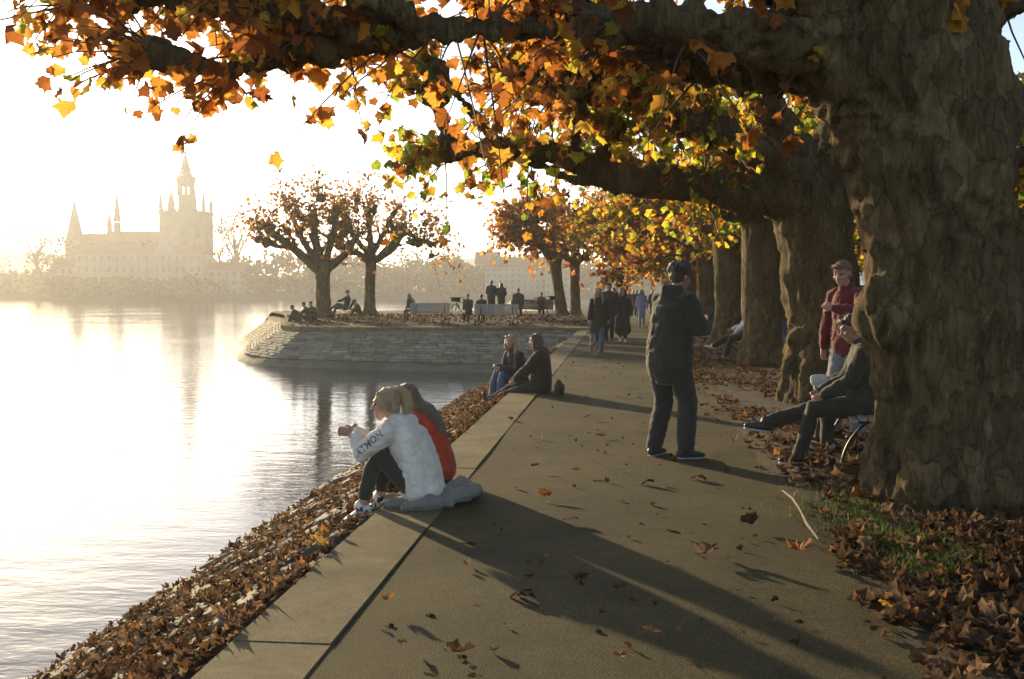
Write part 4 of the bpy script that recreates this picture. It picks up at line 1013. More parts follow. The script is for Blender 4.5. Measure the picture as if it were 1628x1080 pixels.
def V3(*a): return np.array(a, float)
def unit(v): v = np.asarray(v, float); return v / (np.linalg.norm(v) + 1e-9)
def ik(a, b, l1, l2, pole):
    a, b = np.asarray(a, float), np.asarray(b, float); d = b - a; L = np.linalg.norm(d); L2 = min(L, (l1 + l2) * .995); u = d / (L + 1e-9)
    x = (l1 * l1 - l2 * l2 + L2 * L2) / (2 * L2); h = math.sqrt(max(0, l1 * l1 - x * x))
    p = np.asarray(pole, float); p = p - u * np.dot(p, u); p = unit(p)
    return a + u * x + p * h, a + u * L2
def rotv(v, yaw, pitch, roll=0):
    """local vector turned by pitch (forward lean), roll, then yaw"""
    return np.array(Matrix.Rotation(R(yaw), 3, 'Z') @ Matrix.Rotation(-R(pitch), 3, 'X') @ Matrix.Rotation(R(roll), 3, 'Y') @ Vector(v))
def pose(pelvis=(0, 0, .95), lean=2, bend=4, roll=0, twist=0, head=(0, 0), LF=(-.10, 0, .075), RF=(.10, 0, .075), toeL=None, toeR=None, LH=(-.24, .04, .86), RH=(.24, .04, .86),
         kneeL=(0, 1, .1), kneeR=(0, 1, .1), elbL=(-.5, -1, 0), elbR=(.5, -1, 0), curlL=.5, curlR=.5, handL=None, handR=None, J=None):
    p = V3(*pelvis); q = {}
    q['pel'] = p; q['waist'] = p + rotv((0, 0, .18), 0, lean, roll); q['chest'] = q['waist'] + rotv((0, 0, .20), twist * .5, lean + bend * .5, roll)
    q['neck'] = q['chest'] + rotv((0, 0, .15), twist, lean + bend, roll)
    q['side0'] = V3(1, 0, 0); q['side1'] = rotv((1, 0, 0), twist, lean + bend, roll); q['up1'] = rotv((0, 0, 1), twist, lean + bend, roll)
    hy, hp = head
    q['hs'] = rotv((1, 0, 0), twist + hy, hp); q['hf'] = rotv((0, 1, 0), twist + hy, hp); q['hu'] = np.cross(q['hs'], q['hf'])
    nf = rotv((0, .035, .115), twist + hy * .3, (lean + bend) * .55 + hp * .35); q['head'] = q['neck'] + nf + q['hu'] * .04
    for s, n in ((-1, 'L'), (1, 'R')):
        q['hip' + n] = p + V3(.09 * s, 0, -.03); q['sh' + n] = q['neck'] - q['up1'] * .055 + q['side1'] * .165 * s
    for n, ft, kn, tv in (('L', LF, kneeL, toeL), ('R', RF, kneeR, toeR)):
        q['kn' + n], q['an' + n] = ik(q['hip' + n], ft, .43, .43, kn); q['toe' + n] = unit(tv if tv is not None else (.12 * (-1 if n == 'L' else 1), 1, 0))
    for n, h, el, c, hd in (('L', LH, elbL, curlL, handL), ('R', RH, elbR, curlR, handR)):
        q['el' + n], q['wr' + n] = ik(q['sh' + n], h, .29, .255, el); q['curl' + n] = c; q['hd' + n] = None if hd is None else unit(hd)
    if J: q.update({k: (V3(*v) if not np.isscalar(v) else v) for k, v in J.items()})
    return q
def add_hand(mb, w, d, s, curl, flip):
    """palm and five fingers; d: direction, s: across the palm"""
    d = unit(d); s = unit(np.asarray(s) - d * np.dot(s, d)); nrm = np.cross(d, s) * flip
    mb.loft([w, w + d * .045, w + d * .085], [(.027, .018), (.038, .015), (.038, .013)], 10, side=s)
    for k, (o, L) in enumerate(((-.029, .062), (-.010, .076), (.010, .080), (.029, .070))):
        p = w + d * .085 + s * o; a = 0; pts = [p - d * .012]; dd = d
        for f in (.45, .31, .24):
            a += curl * (.75 + .1 * k); dd = d * math.cos(a) + nrm * math.sin(a); p = p + dd * L * f; pts.append(p)
        mb.loft(pts, [.0092, .009, .0085, .0075], 7)
    t0 = w + d * .028 + s * -.028; t1 = t0 + unit(d * .7 - s * .7 + nrm * (.35 + curl * .5)) * .04; t2 = t1 + unit(d * .9 - s * .1 + nrm * (.4 + curl)) * .032
    mb.loft([t0, t1, t2], [.012, .0105, .0085], 7)
def human(label, loc, rz, q, top='charcoal', bottom='dark_jeans', shoe='shoe_dark', hair='hair_brown', style='short', vox=.008, scale=1.0, group=None, fat=0.0, hem=.0, coat=None, hood=False, top_t=.022, sole=False,
          bare_ankle=False, sleeve=1.0, detail=True, cat='person', parka=False, leg_t=.016, noface=False, skin='skin'):
    root = empty('person', loc, rz, scale); tag(root, label, cat, group)
    B = MB(); s0, s1 = q['side0'], q['side1']; f = fat
    # --- body: one continuous skin
    B.loft([q['pel'] - unit(q['waist'] - q['pel']) * .05, q['pel'] + unit(q['waist'] - q['pel']) * .04, q['waist'], q['chest'], q['neck'] - q['up1'] * .05, q['neck'] - q['up1'] * .005],
           [(.145, .10), (.15, .105), (.125 + f, .095 + f), (.15, .10), (.13, .075), (.06, .055)], 14, side=s0)
    B.loft([q['neck'] - q['up1'] * .03, q['neck'] + (q['head'] - q['neck']) * .45, q['head'] - q['hu'] * .03], [.056, .05, .05], 10)
    H, hs, hf, hu = q['head'], q['hs'], q['hf'], q['hu']; fr = np.stack([hs, hf, hu])
    def hp(x, y, z): return H + hs * x + hf * y + hu * z
    B.ell(hp(0, -.008, .025), (.076, .094, .092), 14, 10, fr)
    B.loft([hp(0, .022, .02), hp(0, .036, -.03), hp(0, .050, -.075), hp(0, .058, -.098)], [(.066, .062), (.060, .056), (.044, .042), (.022, .022)], 12, side=hs)
    if detail:
        B.loft([hp(0, .088, .022), hp(0, .100, .0), hp(0, .112, -.022)], [.007, .009, .012], 8); B.loft([hp(-.013, .098, -.027), hp(.013, .098, -.027)], [.008, .008], 6)
        B.loft([hp(-.045, .074, .038), hp(0, .087, .036), hp(.045, .074, .038)], [.010, .011, .010], 7)
        B.loft([hp(-.02, .086, -.052), hp(0, .092, -.051), hp(.02, .086, -.052)], [.006, .007, .006], 6); B.loft([hp(-.018, .084, -.062), hp(0, .091, -.063), hp(.018, .084, -.062)], [.006, .007, .006], 6)
        B.ell(hp(0, .074, -.088), (.018, .015, .014), 8, 6, fr)
        for s in (-1, 1): B.ell(hp(.078 * s, -.006, -.002), (.010, .020, .032), 8, 6, fr); B.ell(hp(.04 * s, .06, -.02), (.026, .022, .024), 8, 6, fr)
    for n, s in (('L', -1), ('R', 1)):
        sh, el, wr = q['sh' + n], q['el' + n], q['wr' + n]
        B.loft([sh - s1 * .03 * s, sh, sh * .5 + el * .5, el, el * .55 + wr * .45, wr], [.05, .048, .043, .036, .035, .024], 10)
        hd = q['hd' + n] if q['hd' + n] is not None else unit(wr - el)
        fl = s; add_hand(B, wr, hd, np.cross(hd, unit(np.cross(hd, s1) + .001)) * s if False else (np.cross(hd, s1 * s) if abs(np.dot(hd, s1)) < .9 else V3(0, 0, 1)), q['curl' + n], 1 if s > 0 else 1) if detail else B.loft([wr, wr + hd * .09, wr + hd * .15], [(.03, .02), (.036, .018), (.02, .014)], 8)
        h, k, a = q['hip' + n], q['kn' + n], q['an' + n]; cb = k * .68 + a * .32 - unit(q['toe' + n]) * .012
        B.loft([h, h * .5 + k * .5, k, cb, a], [.078, .066, .050, .050, .034], 10)
        t = q['toe' + n]; B.loft([a - t * .03 - V3(0, 0, .02), a + t * .06 - V3(0, 0, .035), a + t * .14 - V3(0, 0, .048)], [(.032, .035), (.038, .028), (.034, .02)], 8)
    body = B.remesh('body', MT[skin], root, vox if detail else max(vox, .016), 2, dec=.3 if detail else 0)
    if detail and not noface:
        for s in (-1, 1):
            MB().ell(hp(.031 * s, .076, .012), (.013, .011, .010), 10, 7, fr).build('eye', MT['eye'], body, smooth=True)
    def folds(amp, sc, seed):
        def g(co, no):
            wv = co + .05 * vnoise(co, 5, seed)[:, None]
            cr = np.abs(vnoise(wv * [1, 1, 1.5], sc * 1.5, seed + 1)); cr2 = np.abs(vnoise(wv[:, [1, 2, 0]] * [1.5, .8, 1], sc * 2.4, seed + 6))
            return co + no * (amp * (.8 * fbm(co * [1, 1, .6], sc * .8, seed, 2) + .9 * np.clip(cr * 2.4, 0, 1) - .6 + .5 * np.clip(cr2 * 2.2, 0, 1) - .3))[:, None]
        return g
    sd = int(abs(loc[0] * 37 + loc[1] * 11)) % 97
    # --- trousers
    T = MB(); t = leg_t
    T.loft([q['pel'] - unit(q['waist'] - q['pel']) * .055, q['pel'] + unit(q['waist'] - q['pel']) * .05, q['waist'] * .7 + q['pel'] * .3], [(.16 + t, .115 + t), (.165 + t * .5, .12 + t * .5), (.145, .11)], 14, side=s0)
    for n, s in (('L', -1), ('R', 1)):
        h, k, a = q['hip' + n], q['kn' + n], q['an' + n]; e = a if not bare_ankle else a * .80 + k * .20; cb = k * .66 + e * .34
        T.loft([h, h * .5 + k * .5, k, cb, e + unit(k - a) * .02], [.088 + t, .078 + t, .062 + t, .058 + t * 1.1, .048 + t], 12)
    T.remesh('trousers', MT[bottom], root, vox * 2 if detail else vox, 2, folds(min(.008, leg_t * .5), 9, sd))
    # --- shoes
    for n, s in (('L', -1), ('R', 1)):
        a = q['an' + n]; t = unit(q['toe' + n]); up = unit(V3(0, 0, 1) - t * t[2]); b = a - up * .03; sdv = np.cross(t, up)
        S = MB(); S.loft([a + up * .02, a - up * .01], [.046, .045], 10); S.loft([b - t * .055, b + t * .01, b + t * .09 - up * .010, b + t * .165 - up * .020], [(.036, .038), (.040, .042), (.046, .032), (.036, .021)], 12, side=sdv)
        so_ = S.remesh('shoe', MT[shoe], root, max(.007, vox * .8), 2)
        if sole:
            Z = MB(); c = b + t * .055 - up * .048
            Z.loft([c - t * .11, c - t * .03, c + t * .05, c + t * .115], [(.040, .012), (.041, .012), (.050, .012), (.036, .012)], 12, side=sdv); Z.build('sole', MT['sole'], so_, smooth=True)
    # --- top
    U = MB(); t = top_t; wd = unit(q['waist'] - q['pel']); low = q['pel'] - wd * (hem - .02)
    if coat is None:
        U.loft([low, q['pel'] + wd * .06, q['waist'], q['chest'], q['neck'] - q['up1'] * .055, q['neck'] + q['up1'] * .0],
               [(.165 + t + f, .13 + t + f), (.165 + t + f, .125 + t + f), (.15 + t + f, .115 + t + f), (.168 + t, .115 + t), (.145 + t * .8, .088 + t * .7), (.07 + t * .4, .066 + t * .4)], 16, side=s0)
    else:
        zc = coat; bx = q['pel'].copy(); bx[2] = zc; md = (q['pel'] + bx) / 2
        U.loft([bx, md, q['pel'] + wd * .05, q['waist'], q['chest'], q['neck'] - q['up1'] * .055, q['neck']],
               [(.25 + t, .20 + t), (.21 + t, .165 + t), (.18 + t, .135 + t), (.15 + t, .115 + t), (.168 + t, .115 + t), (.145 + t, .088 + t), (.07, .066)], 16, side=s0)
    for n, s in (('L', -1), ('R', 1)):
        sh, el, wr = q['sh' + n], q['el' + n], q['wr' + n]; wr2 = el + (wr - el) * sleeve
        U.loft([sh - s1 * .05 * s, sh + s1 * .004 * s, sh * .5 + el * .5, el, el * .5 + wr2 * .5, wr2 - unit(wr2 - el) * .015], [.06 + t * .6, .058 + t * .7, .052 + t * .8, .047 + t * .8, .046 + t * .8, .038 + t * .55], 12)
    if hood:
        c = q['neck'] - q['hf'] * .035 + q['up1'] * .01
        U.loft([c - s1 * .10 + q['hf'] * .06 - V3(0, 0, .02), c - s1 * .085 - q['hf'] * .03, c - q['hf'] * .085 - q['up1'] * .01, c + s1 * .085 - q['hf'] * .03, c + s1 * .10 + q['hf'] * .06 - V3(0, 0, .02)], [.036, .044, .056, .044, .036], 10)
        U.loft([c - q['hf'] * .07, c - q['hf'] * .085 - q['up1'] * .12], [(.085, .04), (.05, .02)], 12, side=s1)
    else:
        c = q['neck'] + q['up1'] * .004
        U.loft([c - q['up1'] * .03, c + (q['head'] - q['neck']) * .02], [(.074, .07), (.064, .062)], 12, side=s1)
    topo = U.remesh('top' if not coat else 'coat', MT[top], root, vox * 1.6 if detail else vox, 2, folds(.0095 if vox < .012 else .007, 7.5, sd + 9))
    # --- hair
    h_ = MB()
    if style == 'short':
        h_.ell(hp(0, -.022, .045), (.083, .090, .086), 14, 10, fr); h_.loft([hp(-.05, .058, .085), hp(0, .076, .092), hp(.05, .058, .085)], [.024, .028, .024], 8); h_.ell(hp(0, -.055, -.01), (.066, .052, .062), 12, 8, fr)
    elif style == 'curly':
        h_.ell(hp(0, -.018, .045), (.092, .100, .092), 14, 10, fr); h_.ell(hp(0, -.055, -.005), (.082, .058, .07), 12, 8, fr)
        for k in range(34):
            a, b = random.uniform(0, 6.28), random.uniform(-.1, 1.4); h_.ell(hp(math.cos(a) * math.cos(b) * .088, -.02 + math.sin(a) * math.cos(b) * .092 - (.01), .042 + math.sin(b) * .09), (.024,) * 3, 7, 5)
    else:
        h_.ell(hp(0, -.022, .040), (.086, .094, .092), 14, 10, fr); h_.ell(hp(0, -.055, -.02), (.075, .052, .07), 12, 8, fr)
        for s in (-1, 1): h_.loft([hp(.06 * s, .035, .085), hp(.082 * s, .01, .03), hp(.080 * s, -.02, -.03)], [.026, .022, .024], 8)
        if style == 'long':
            h_.loft([hp(0, -.07, .03), hp(0, -.085, -.08), q['neck'] - q['hf'] * .11 + q['up1'] * .0, q['neck'] - q['hf'] * .125 - q['up1'] * .16, q['neck'] - q['hf'] * .11 - q['up1'] * .27], [(.075, .05), (.09, .05), (.11, .05), (.10, .042), (.05, .02)], 14, side=s1)
            for s in (-1, 1): h_.loft([hp(.075 * s, .01, .02), hp(.09 * s, .01, -.07), q['neck'] + s1 * .11 * s + q['hf'] * .05 - q['up1'] * .04, q['neck'] + s1 * .10 * s + q['hf'] * .10 - q['up1'] * .17], [.028, .032, .034, .014], 9)
        elif style == 'pony':
            h_.loft([hp(0, -.085, .09), hp(0, -.125, .105), hp(0, -.160, .06), hp(0, -.165, -.03), hp(0, -.14, -.12), hp(0, -.12, -.165)], [.022, .026, .036, .042, .032, .010], 12)
            h_.loft([hp(0, -.095, .098), hp(0, -.108, .104)], [.031, .031], 12)
        elif style == 'bun': h_.ell(hp(0, -.085, .10), (.045, .045, .042), 10, 8)
    def strands(co, no):
        return co + no * (.0045 * fbm((co - H) * [1.6, 1.6, .35], 55, sd, 2) + .004 * vnoise(co, 22, sd))[:, None]
    ho_ = h_.remesh('hair', MT[hair], root, vox, 1, strands)
    if vox < .0095:                                            # loose hairs that catch the light
        rg = np.random.default_rng(sd + 5); nv = len(ho_.data.vertices); co = np.empty(nv * 3); no = np.empty(nv * 3); ho_.data.vertices.foreach_get('co', co); ho_.data.vertices.foreach_get('normal', no)
        co = co.reshape(-1, 3); no = no.reshape(-1, 3); pk = rg.integers(0, nv, 420); le = rg.uniform(.015, .06, 420)[:, None]
        dv = no[pk] * rg.uniform(.1, .7, 420)[:, None] + np.array([0, 0, -.7]) + rg.normal(0, .35, (420, 3)); dv /= np.linalg.norm(dv, axis=1)[:, None]
        tt = np.linspace(0, 1, 4)[None, :, None]; pth = (co[pk] - no[pk] * .003)[:, None, :] + dv[:, None, :] * le[:, None, :] * tt + no[pk][:, None, :] * (.012 * np.sin(tt * 3.1)) + np.cumsum(rg.normal(0, .0016, (420, 4, 3)), 1)
        sv, sf = tube_strip(pth, np.tile([.0013, .0011, .0009, .0005], (420, 1))); np_mesh('loose_strands', sv, sf, MT[hair], ho_)['kind'] = 'stuff'
    return root, q
def put(root, q, pt): return np.array(root.matrix_basis @ Vector(pt))

TURN = lambda dx, dy: math.atan2(dy, dx) - math.pi / 2        # rotation that points local +Y along (dx, dy)

# --- hoodie wearer seated on the coping
gx, gy = -1.43, 7.12
q = pose(pelvis=(0, 0, .13), lean=11, bend=25, head=(10, 6), LF=(-.13, .44, -.03), RF=(.05, .36, 0), toeL=(-.05, 1, -.42), toeR=(.1, 1, -.35), LH=(.02, .60, .50), RH=(.10, .66, .50), curlL=.75, curlR=.7,
         kneeL=(0, .3, 1), kneeR=(0, .3, 1), J=dict())
q['shL'] = q['shL'] + V3(0, .03, 0)
q['elL'] = V3(-.18, .42, .40); q['wrL'] = V3(-.02, .50, .52); q['elR'] = V3(.15, .40, .38); q['wrR'] = V3(.06, .56, .51); q['hdL'] = unit((.4, .7, .3)); q['hdR'] = unit((-.2, .9, .15))
hg, q = human('ponytailed person in a white hoodie sitting on the coping, arms on knees', (gx, gy, 0), TURN(-1, .10), q, 'white_knit', 'black', 'shoe_white', 'hair_blond', 'pony', .0065, .97, hood=True, top_t=.04, hem=.05, bare_ankle=True, sole=True, leg_t=.006)
# sleeve lettering along the near forearm side
a, b = q['shL'] * .30 + q['elL'] * .70, q['elL']
ax = unit(q['shL'] - q['elL'])
fc = bpy.data.curves.new('lettering', 'FONT'); fc.body = 'ATMON'; fc.size = .07; fc.extrude = .0006; fc.align_x = 'LEFT'; fc.offset = .0014
tmp = bpy.data.objects.new('t', fc); COL.objects.link(tmp); dg = bpy.context.evaluated_depsgraph_get(); lm_ = bpy.data.meshes.new_from_object(tmp.evaluated_get(dg)); bpy.data.objects.remove(tmp)
MT['print'] = pmat('print', (.10, .10, .115), (.14, .14, .15), 20, .8)
hoodie = [c for c in hg.children if c.name.startswith('top')][0]
from mathutils.bvhtree import BVHTree
bv = BVHTree.FromPolygons([v.co for v in hoodie.data.vertices], [tuple(p.vertices) for p in hoodie.data.polygons])
outw = unit(V3(-1, -.1, .45)); upv = unit(np.cross(outw, ax)); upv = upv if upv[2] > 0 else -upv
n_ = len(lm_.vertices); co = np.empty(n_ * 3); lm_.vertices.foreach_get('co', co); co = co.reshape(-1, 3)
st = q['elL'] - ax * .03 + V3(-.01, 0, .0)
for i in range(n_):
    s_ = st + ax * co[i, 0] + upv * (co[i, 1] - .03); hit = bv.ray_cast(Vector(s_ + outw * .3), Vector(-outw))
    if hit[0] is not None: co[i] = np.array(hit[0]) + outw * (.0025 + co[i, 2])
    else: co[i] = s_ + outw * .06
lm_.vertices.foreach_set('co', co.ravel()); lm_.update(); lm_.name = 'lettering'
link('lettering', lm_, MT['print'], hoodie)
# --- person in the red sweater beside
q = pose(pelvis=(0, 0, .13), lean=10, bend=22, roll=-3, head=(-8, 22), LF=(-.08, .50, -.06), RF=(.10, .52, -.06), toeL=(0, 1, -.4), toeR=(0, 1, -.4), LH=(-.05, .42, .34), RH=(.1, .45, .36), kneeL=(0, .3, 1), kneeR=(0, .3, 1))
human('person in a red sweater with long dark blond hair, half hidden behind the hoodie wearer', (-1.46, 7.92, 0), TURN(-1, .12), q, 'red', 'black', 'shoe_dark', 'hair_darkblond', 'long', .0075, .92, top_t=.03, hem=.02)
# blanket bundled on the coping beside them
bl = MB(); c = G(672, 806, .03); c2 = G(735, 782, .04)
rr = random.Random(5)
for k in range(7):
    f = k / 6; p = c.lerp(c2, f); bl.loft([(p.x - .12, p.y - .05 + rr.uniform(-.03, .03), .03), (p.x, p.y + rr.uniform(-.03, .03), .05 + .04 * f), (p.x + .10, p.y + .10, .035)], [(.05, .035), (.07, .05 + .02 * f), (.05, .035)], 10)
bl.loft([(gx - .22, gy - .12, .025), (gx + .05, gy - .16, .03), (gx + .28, gy + .02, .06), (gx + .36, gy + .16, .07)], [(.05, .03), (.07, .035), (.09, .05), (.07, .06)], 12)
bl.loft([(gx - .28, gy, .022), (gx + .22, gy + .05, .022)], [(.16, .02), (.2, .022)], 12, side=(0, 1, 0))
def bfold(co, no): return co + no * (.022 * fbm(co * [1, 1.6, 1], 9, 3, 3))[:, None]
tag(bl.remesh('blanket', MT['blanket'], None, .011, 2, bfold), 'crumpled grey blanket on the coping under the hoodie wearer', 'blanket')
# --- the two long-haired people further along the coping
q = pose(pelvis=(0, 0, .13), lean=-4, bend=14, head=(-18, 4), LF=(-.08, .84, -.16), RF=(.10, .80, -.14), toeL=(-.1, .25, .9), toeR=(.1, .3, .9), LH=(-.12, .40, .20), RH=(.16, .38, .22), kneeL=(0, 0, 1), kneeR=(0, 0, 1))
human('long-haired person in black on the coping, legs stretched towards the water', (-1.22, 15.4, 0), TURN(-1, -.12), q, 'black', 'charcoal', 'shoe_dark', 'hair_darkblond', 'long', .011, .98, top_t=.05, hem=.08)
q = pose(pelvis=(0, 0, .13), lean=8, bend=12, head=(35, -2), LF=(-.10, .45, -.16), RF=(.12, .48, -.16), toeL=(0, 1, -.3), toeR=(0, 1, -.3), LH=(-.10, .42, .36), RH=(.02, .44, .38), curlL=1.0, curlR=1.0, kneeL=(0, .3, 1), kneeR=(0, .3, 1))
human('fair-haired person in blue jeans holding a snack beside the person in black', (-1.62, 16.15, -.02), TURN(-1, -.75), q, 'charcoal', 'jeans', 'shoe_dark', 'hair_blond', 'long', .010, .97, top_t=.03, hem=.02)
bag = MB(); c = G(888, 618, .1); bag.loft([(c.x, c.y + .1, .03), (c.x, c.y + .1, .14), (c.x, c.y + .1, .20)], [(.11, .08), (.12, .08), (.07, .04)], 12, side=(0, 1, 0))
tag(bag.remesh('shoulder_bag', MT['charcoal'], None, .014, 2, bfold), 'dark shoulder bag standing on the coping behind the person in black', 'bag')

# --- the man with the phone
mg = G(1063, 727)
q = pose(pelvis=(0, 0, .95), lean=3, bend=10, head=(-6, 14), LF=(-.15, -.03, .075), RF=(.14, .07, .075), toeL=(-.25, 1, 0), toeR=(.45, 1, 0), LH=(-.02, .30, 1.16), RH=(.14, .32, 1.17), curlL=.8, curlR=.7, elbL=(-1, -.5, -.2), elbR=(.6, -.6, -.6), handL=(.5, .5, .4), handR=(-.1, .6, .6), kneeR=(.25, 1, 0))
ph, q = human('standing person in a black hooded jacket looking at a phone on the path', (mg.x, mg.y, 0), TURN(.72, .7), q, 'black', 'dark_jeans', 'shoe_dark', 'hair_brown', 'curly', .0075, 1.045, fat=.02, hem=.14, hood=True, top_t=.042, sole=True, leg_t=.028)
pw = put(ph, q, q['wrR'] + q['hdR'] * .10)
pb = bpy.data.objects.new('phone', None)
x = MB(); x.box((0, 0, 0), (.075, .009, .155)); po = x.build('phone', MT['phone'], None, tuple(pw + np.array([0, 0, .05]))); po.rotation_euler = (R(-25), 0, TURN(.72, .7))
bmx = bmesh.new(); bmx.from_mesh(po.data); bmesh.ops.bevel(bmx, geom=bmx.edges[:], offset=.003, segments=2, affect='EDGES'); bmx.to_mesh(po.data); bmx.free()
tag(po, 'phone held up by the standing person in the black jacket', 'phone'); bpy.data.objects.remove(pb)
MB().box((0, .0052, .002), (.066, .001, .14)).build('screen', MT['dark_glass'], po)

# ------------------------------------------------------------------ benches
def make_bench(label, loc, rz, L=1.8, mat='wood_slat', group='park benches', scale=1.0):
    """slatted bench with a curved back on splayed bow legs; sits facing local +Y"""
    r_ = empty('park_bench', loc, rz, scale); tag(r_, label, 'bench', group)
    prof = [(.24, .43), (.17, .445), (.10, .445), (.03, .435), (-.04, .42), (-.11, .405)]
    for y, z in prof:
        MB().box((0, y, z), (L, .058, .026)).build('seat_slat', MT[mat], r_)
    for k in range(6):
        f = k / 5; y = -.185 - .12 * f - .03 * f * f; z = .46 + .075 * k; MB().box((0, y, z), (L, .024, .064), rx=R(-15 + 0 * f)).build('back_slat', MT[mat], r_)
    for s in (-1, 1):
        x = s * (L / 2 - .28)
        for fy in (1, -1):
            q = MB(); pts = []
            for k in range(9):
                a = k / 8; y = .02 + fy * (.06 + .24 * math.sin(a * 1.45)); z = .40 - .40 * a ** 1.35; pts.append((x, y, z))
            q.loft(pts, [(.020, .013)] * 9, 8, side=(1, 0, 0)); q.build('leg', MT['iron'], r_, smooth=True)
        q = MB(); q.loft([(x, .25, .415), (x, 0, .41), (x, -.15, .40), (x, -.22, .48), (x, -.33, .86)], [(.018, .014)] * 5, 8, side=(1, 0, 0)); q.build('back_bracket', MT['iron'], r_, smooth=True)
    return r_
make_bench('white-edged park bench behind the big trunk, two people on it', (2.34, 9.55, .02), TURN(-1, .12), 1.8, 'wood_slat')
# seated pair on it, facing the path
bd = Vector((-1, .12, 0)).normalized(); bs = Vector((-bd.y, bd.x, 0))
def on_bench(c, rz, off): return Vector(c) + Matrix.Rotation(rz, 3, 'Z') @ Vector((off, 0, 0))
rzb = TURN(-1, .12)
q = pose(pelvis=(0, .02, .54), lean=-6, bend=18, head=(0, 22), LF=(-.10, .56, .08), RF=(.02, .86, .34), toeL=(-.1, 1, 0), toeR=(-.1, 1, .15), LH=(-.10, .36, .62), RH=(.10, .36, .64), kneeL=(0, .6, 1), kneeR=(0, .2, 1), curlL=.7, curlR=.7)
human('bench sitter in dark clothes, legs crossed, torso behind the big trunk', tuple(on_bench((2.22, 9.5, .02), rzb, -.42)), rzb, q, 'charcoal', 'black', 'shoe_dark', 'hair_brown', 'short', .009, 1.0, sole=True, top_t=.03)
q = pose(pelvis=(0, .02, .54), lean=2, bend=22, head=(8, 24), LF=(-.12, .46, .08), RF=(.12, .50, .08), LH=(-.06, .40, .66), RH=(.10, .42, .66), kneeL=(0, .6, 1), kneeR=(0, .6, 1), curlL=.8, curlR=.8)
human('bench sitter in an olive jacket and white shoes bent over a paper bag', tuple(on_bench((2.40, 9.5, .02), rzb, .34)), rzb, q, 'olive', 'charcoal', 'shoe_white', 'hair_fair', 'short', .009, .98, top_t=.035, hood=True)
pbg = MB(); c = on_bench((2.38, 9.5, .02), rzb, .32) + bd * .47
pbg.loft([(c.x, c.y, .56), (c.x, c.y, .64), (c.x - .02, c.y, .74)], [(.08, .05), (.09, .045), (.09, .02)], 10)
tag(pbg.remesh('paper_bag', MT['white'], None, .012, 1, bfold), 'crumpled white paper bag on the bench sitter\'s lap', 'bag')
# --- the man in the maroon sweater
mp = G(1345, 700)
mpos = P(1352, 466, 10.4); 
q = pose(pelvis=(0, 0, .95), lean=3, bend=8, head=(12, 16), LF=(-.12, 0, .075), RF=(.12, .05, .075), LH=(-.17, .44, 1.28), RH=(.27, .06, .88), curlL=1.1, curlR=.6, elbL=(-1, -.3, -.6), elbR=(1, -.5, 0), handL=(.55, .55, .5))
human('person in a maroon sweater and pale trousers standing behind the bench, one fist raised', (mpos.x, mpos.y, .03), TURN(-.78, -.62), q, 'maroon', 'grey_jeans', 'shoe_dark', 'hair_fair', 'short', .0075, 1.055, top_t=.02, hem=.06, fat=.01, leg_t=.02)
# --- sitter with white shoes farther along
b3 = G(1170, 574); 
make_bench('park bench under the smooth straight plane tree', (b3.x + .25, b3.y + .1, .02), TURN(-1, -.1), 1.8, 'wood_slat')
q = pose(pelvis=(0, .02, .54), lean=-10, bend=14, head=(0, 10), LF=(-.10, .58, .09), RF=(.06, .82, .32), toeR=(0, 1, .3), LH=(-.10, .36, .62), RH=(.12, .38, .70), kneeL=(0, .6, 1), kneeR=(0, .2, 1))
human('bench sitter in white shoes and pale top, half hidden by the smooth straight trunk', (b3.x + .30, b3.y - .05, .02), TURN(-1, -.1), q, 'white', 'black', 'shoe_white', 'hair_fair', 'short', .014, 1.0, top_t=.025)
# --- walkers
def walker(label, px, py, dirv, stride=.25, ph=1, **kw):
    g = G(px, py); s_ = stride * ph
    q = pose(pelvis=(0, 0, .93), lean=3, bend=5, LF=(-.08, s_ * .8, .08 + (.06 if s_ < 0 else 0)), RF=(.08, -s_ * .8, .08 + (.06 if s_ > 0 else 0)), LH=(-.25, .04 - s_ * .5, .88), RH=(.25, .04 + s_ * .5, .88),
             toeL=(0, 1, -.25 if s_ < 0 else .1), toeR=(0, 1, -.25 if s_ > 0 else .1), head=kw.pop('head', (0, 4)), **kw.pop('pz', {}))
    far = g.y > 35
    return human(label, (g.x, g.y, 0), TURN(*dirv), q, vox=.034 if far else .013, detail=not far, **kw)
walker('fair-haired walker in a black coat leading the dog', 952, 561, (-.05, -1), .22, 1, top='black', bottom='jeans', hair='hair_blond', style='long', coat=.62, scale=.97, hem=.1)
walker('taller walker in dark clothes beside the coated dog walker', 968, 545, (0, -1), .2, -1, top='charcoal', bottom='charcoal', hair='hair_brown', style='short', scale=1.07, hem=.1, top_t=.04)
walker('walker in a long dark coat with bare ankles, alone mid-path', 990, 545, (.03, -1), .1, 1, top='black', bottom='charcoal', shoe='shoe_white', hair='hair_brown', style='long', coat=.42, scale=.97, bare_ankle=True)
walker('dark walker glimpsed between the couple and the long coat', 976, 526, (0, -1), .2, 1, top='charcoal', bottom='grey_jeans', hair='hair_brown', style='short', scale=1.02)
walker('walker in a lavender top half hidden by the phone holder', 1020, 520, (0, -1), .2, -1, top='lavender', bottom='lavender', hair='hair_brown', style='long', scale=.98, group=None)
for px, py, c, lab in [(1000, 507, 'tan', 'distant walker in tan behind the long coat'), (1007, 504, 'dark_red', 'distant walker in dark red beside the one in tan'), (1012, 506, 'charcoal', 'distant dark walker nearest the lavender top'), (994, 500, 'brown', 'distant brown-clad walker farthest down the path'), (1037, 505, 'navy', 'distant navy-clad walker beyond the phone holder\'s shoulder')]:
    walker(lab, px, py, (0, -1), .2, random.choice((-1, 1)), top=c, bottom='charcoal', hair='hair_brown', style='short', group='distant crowd on the path')
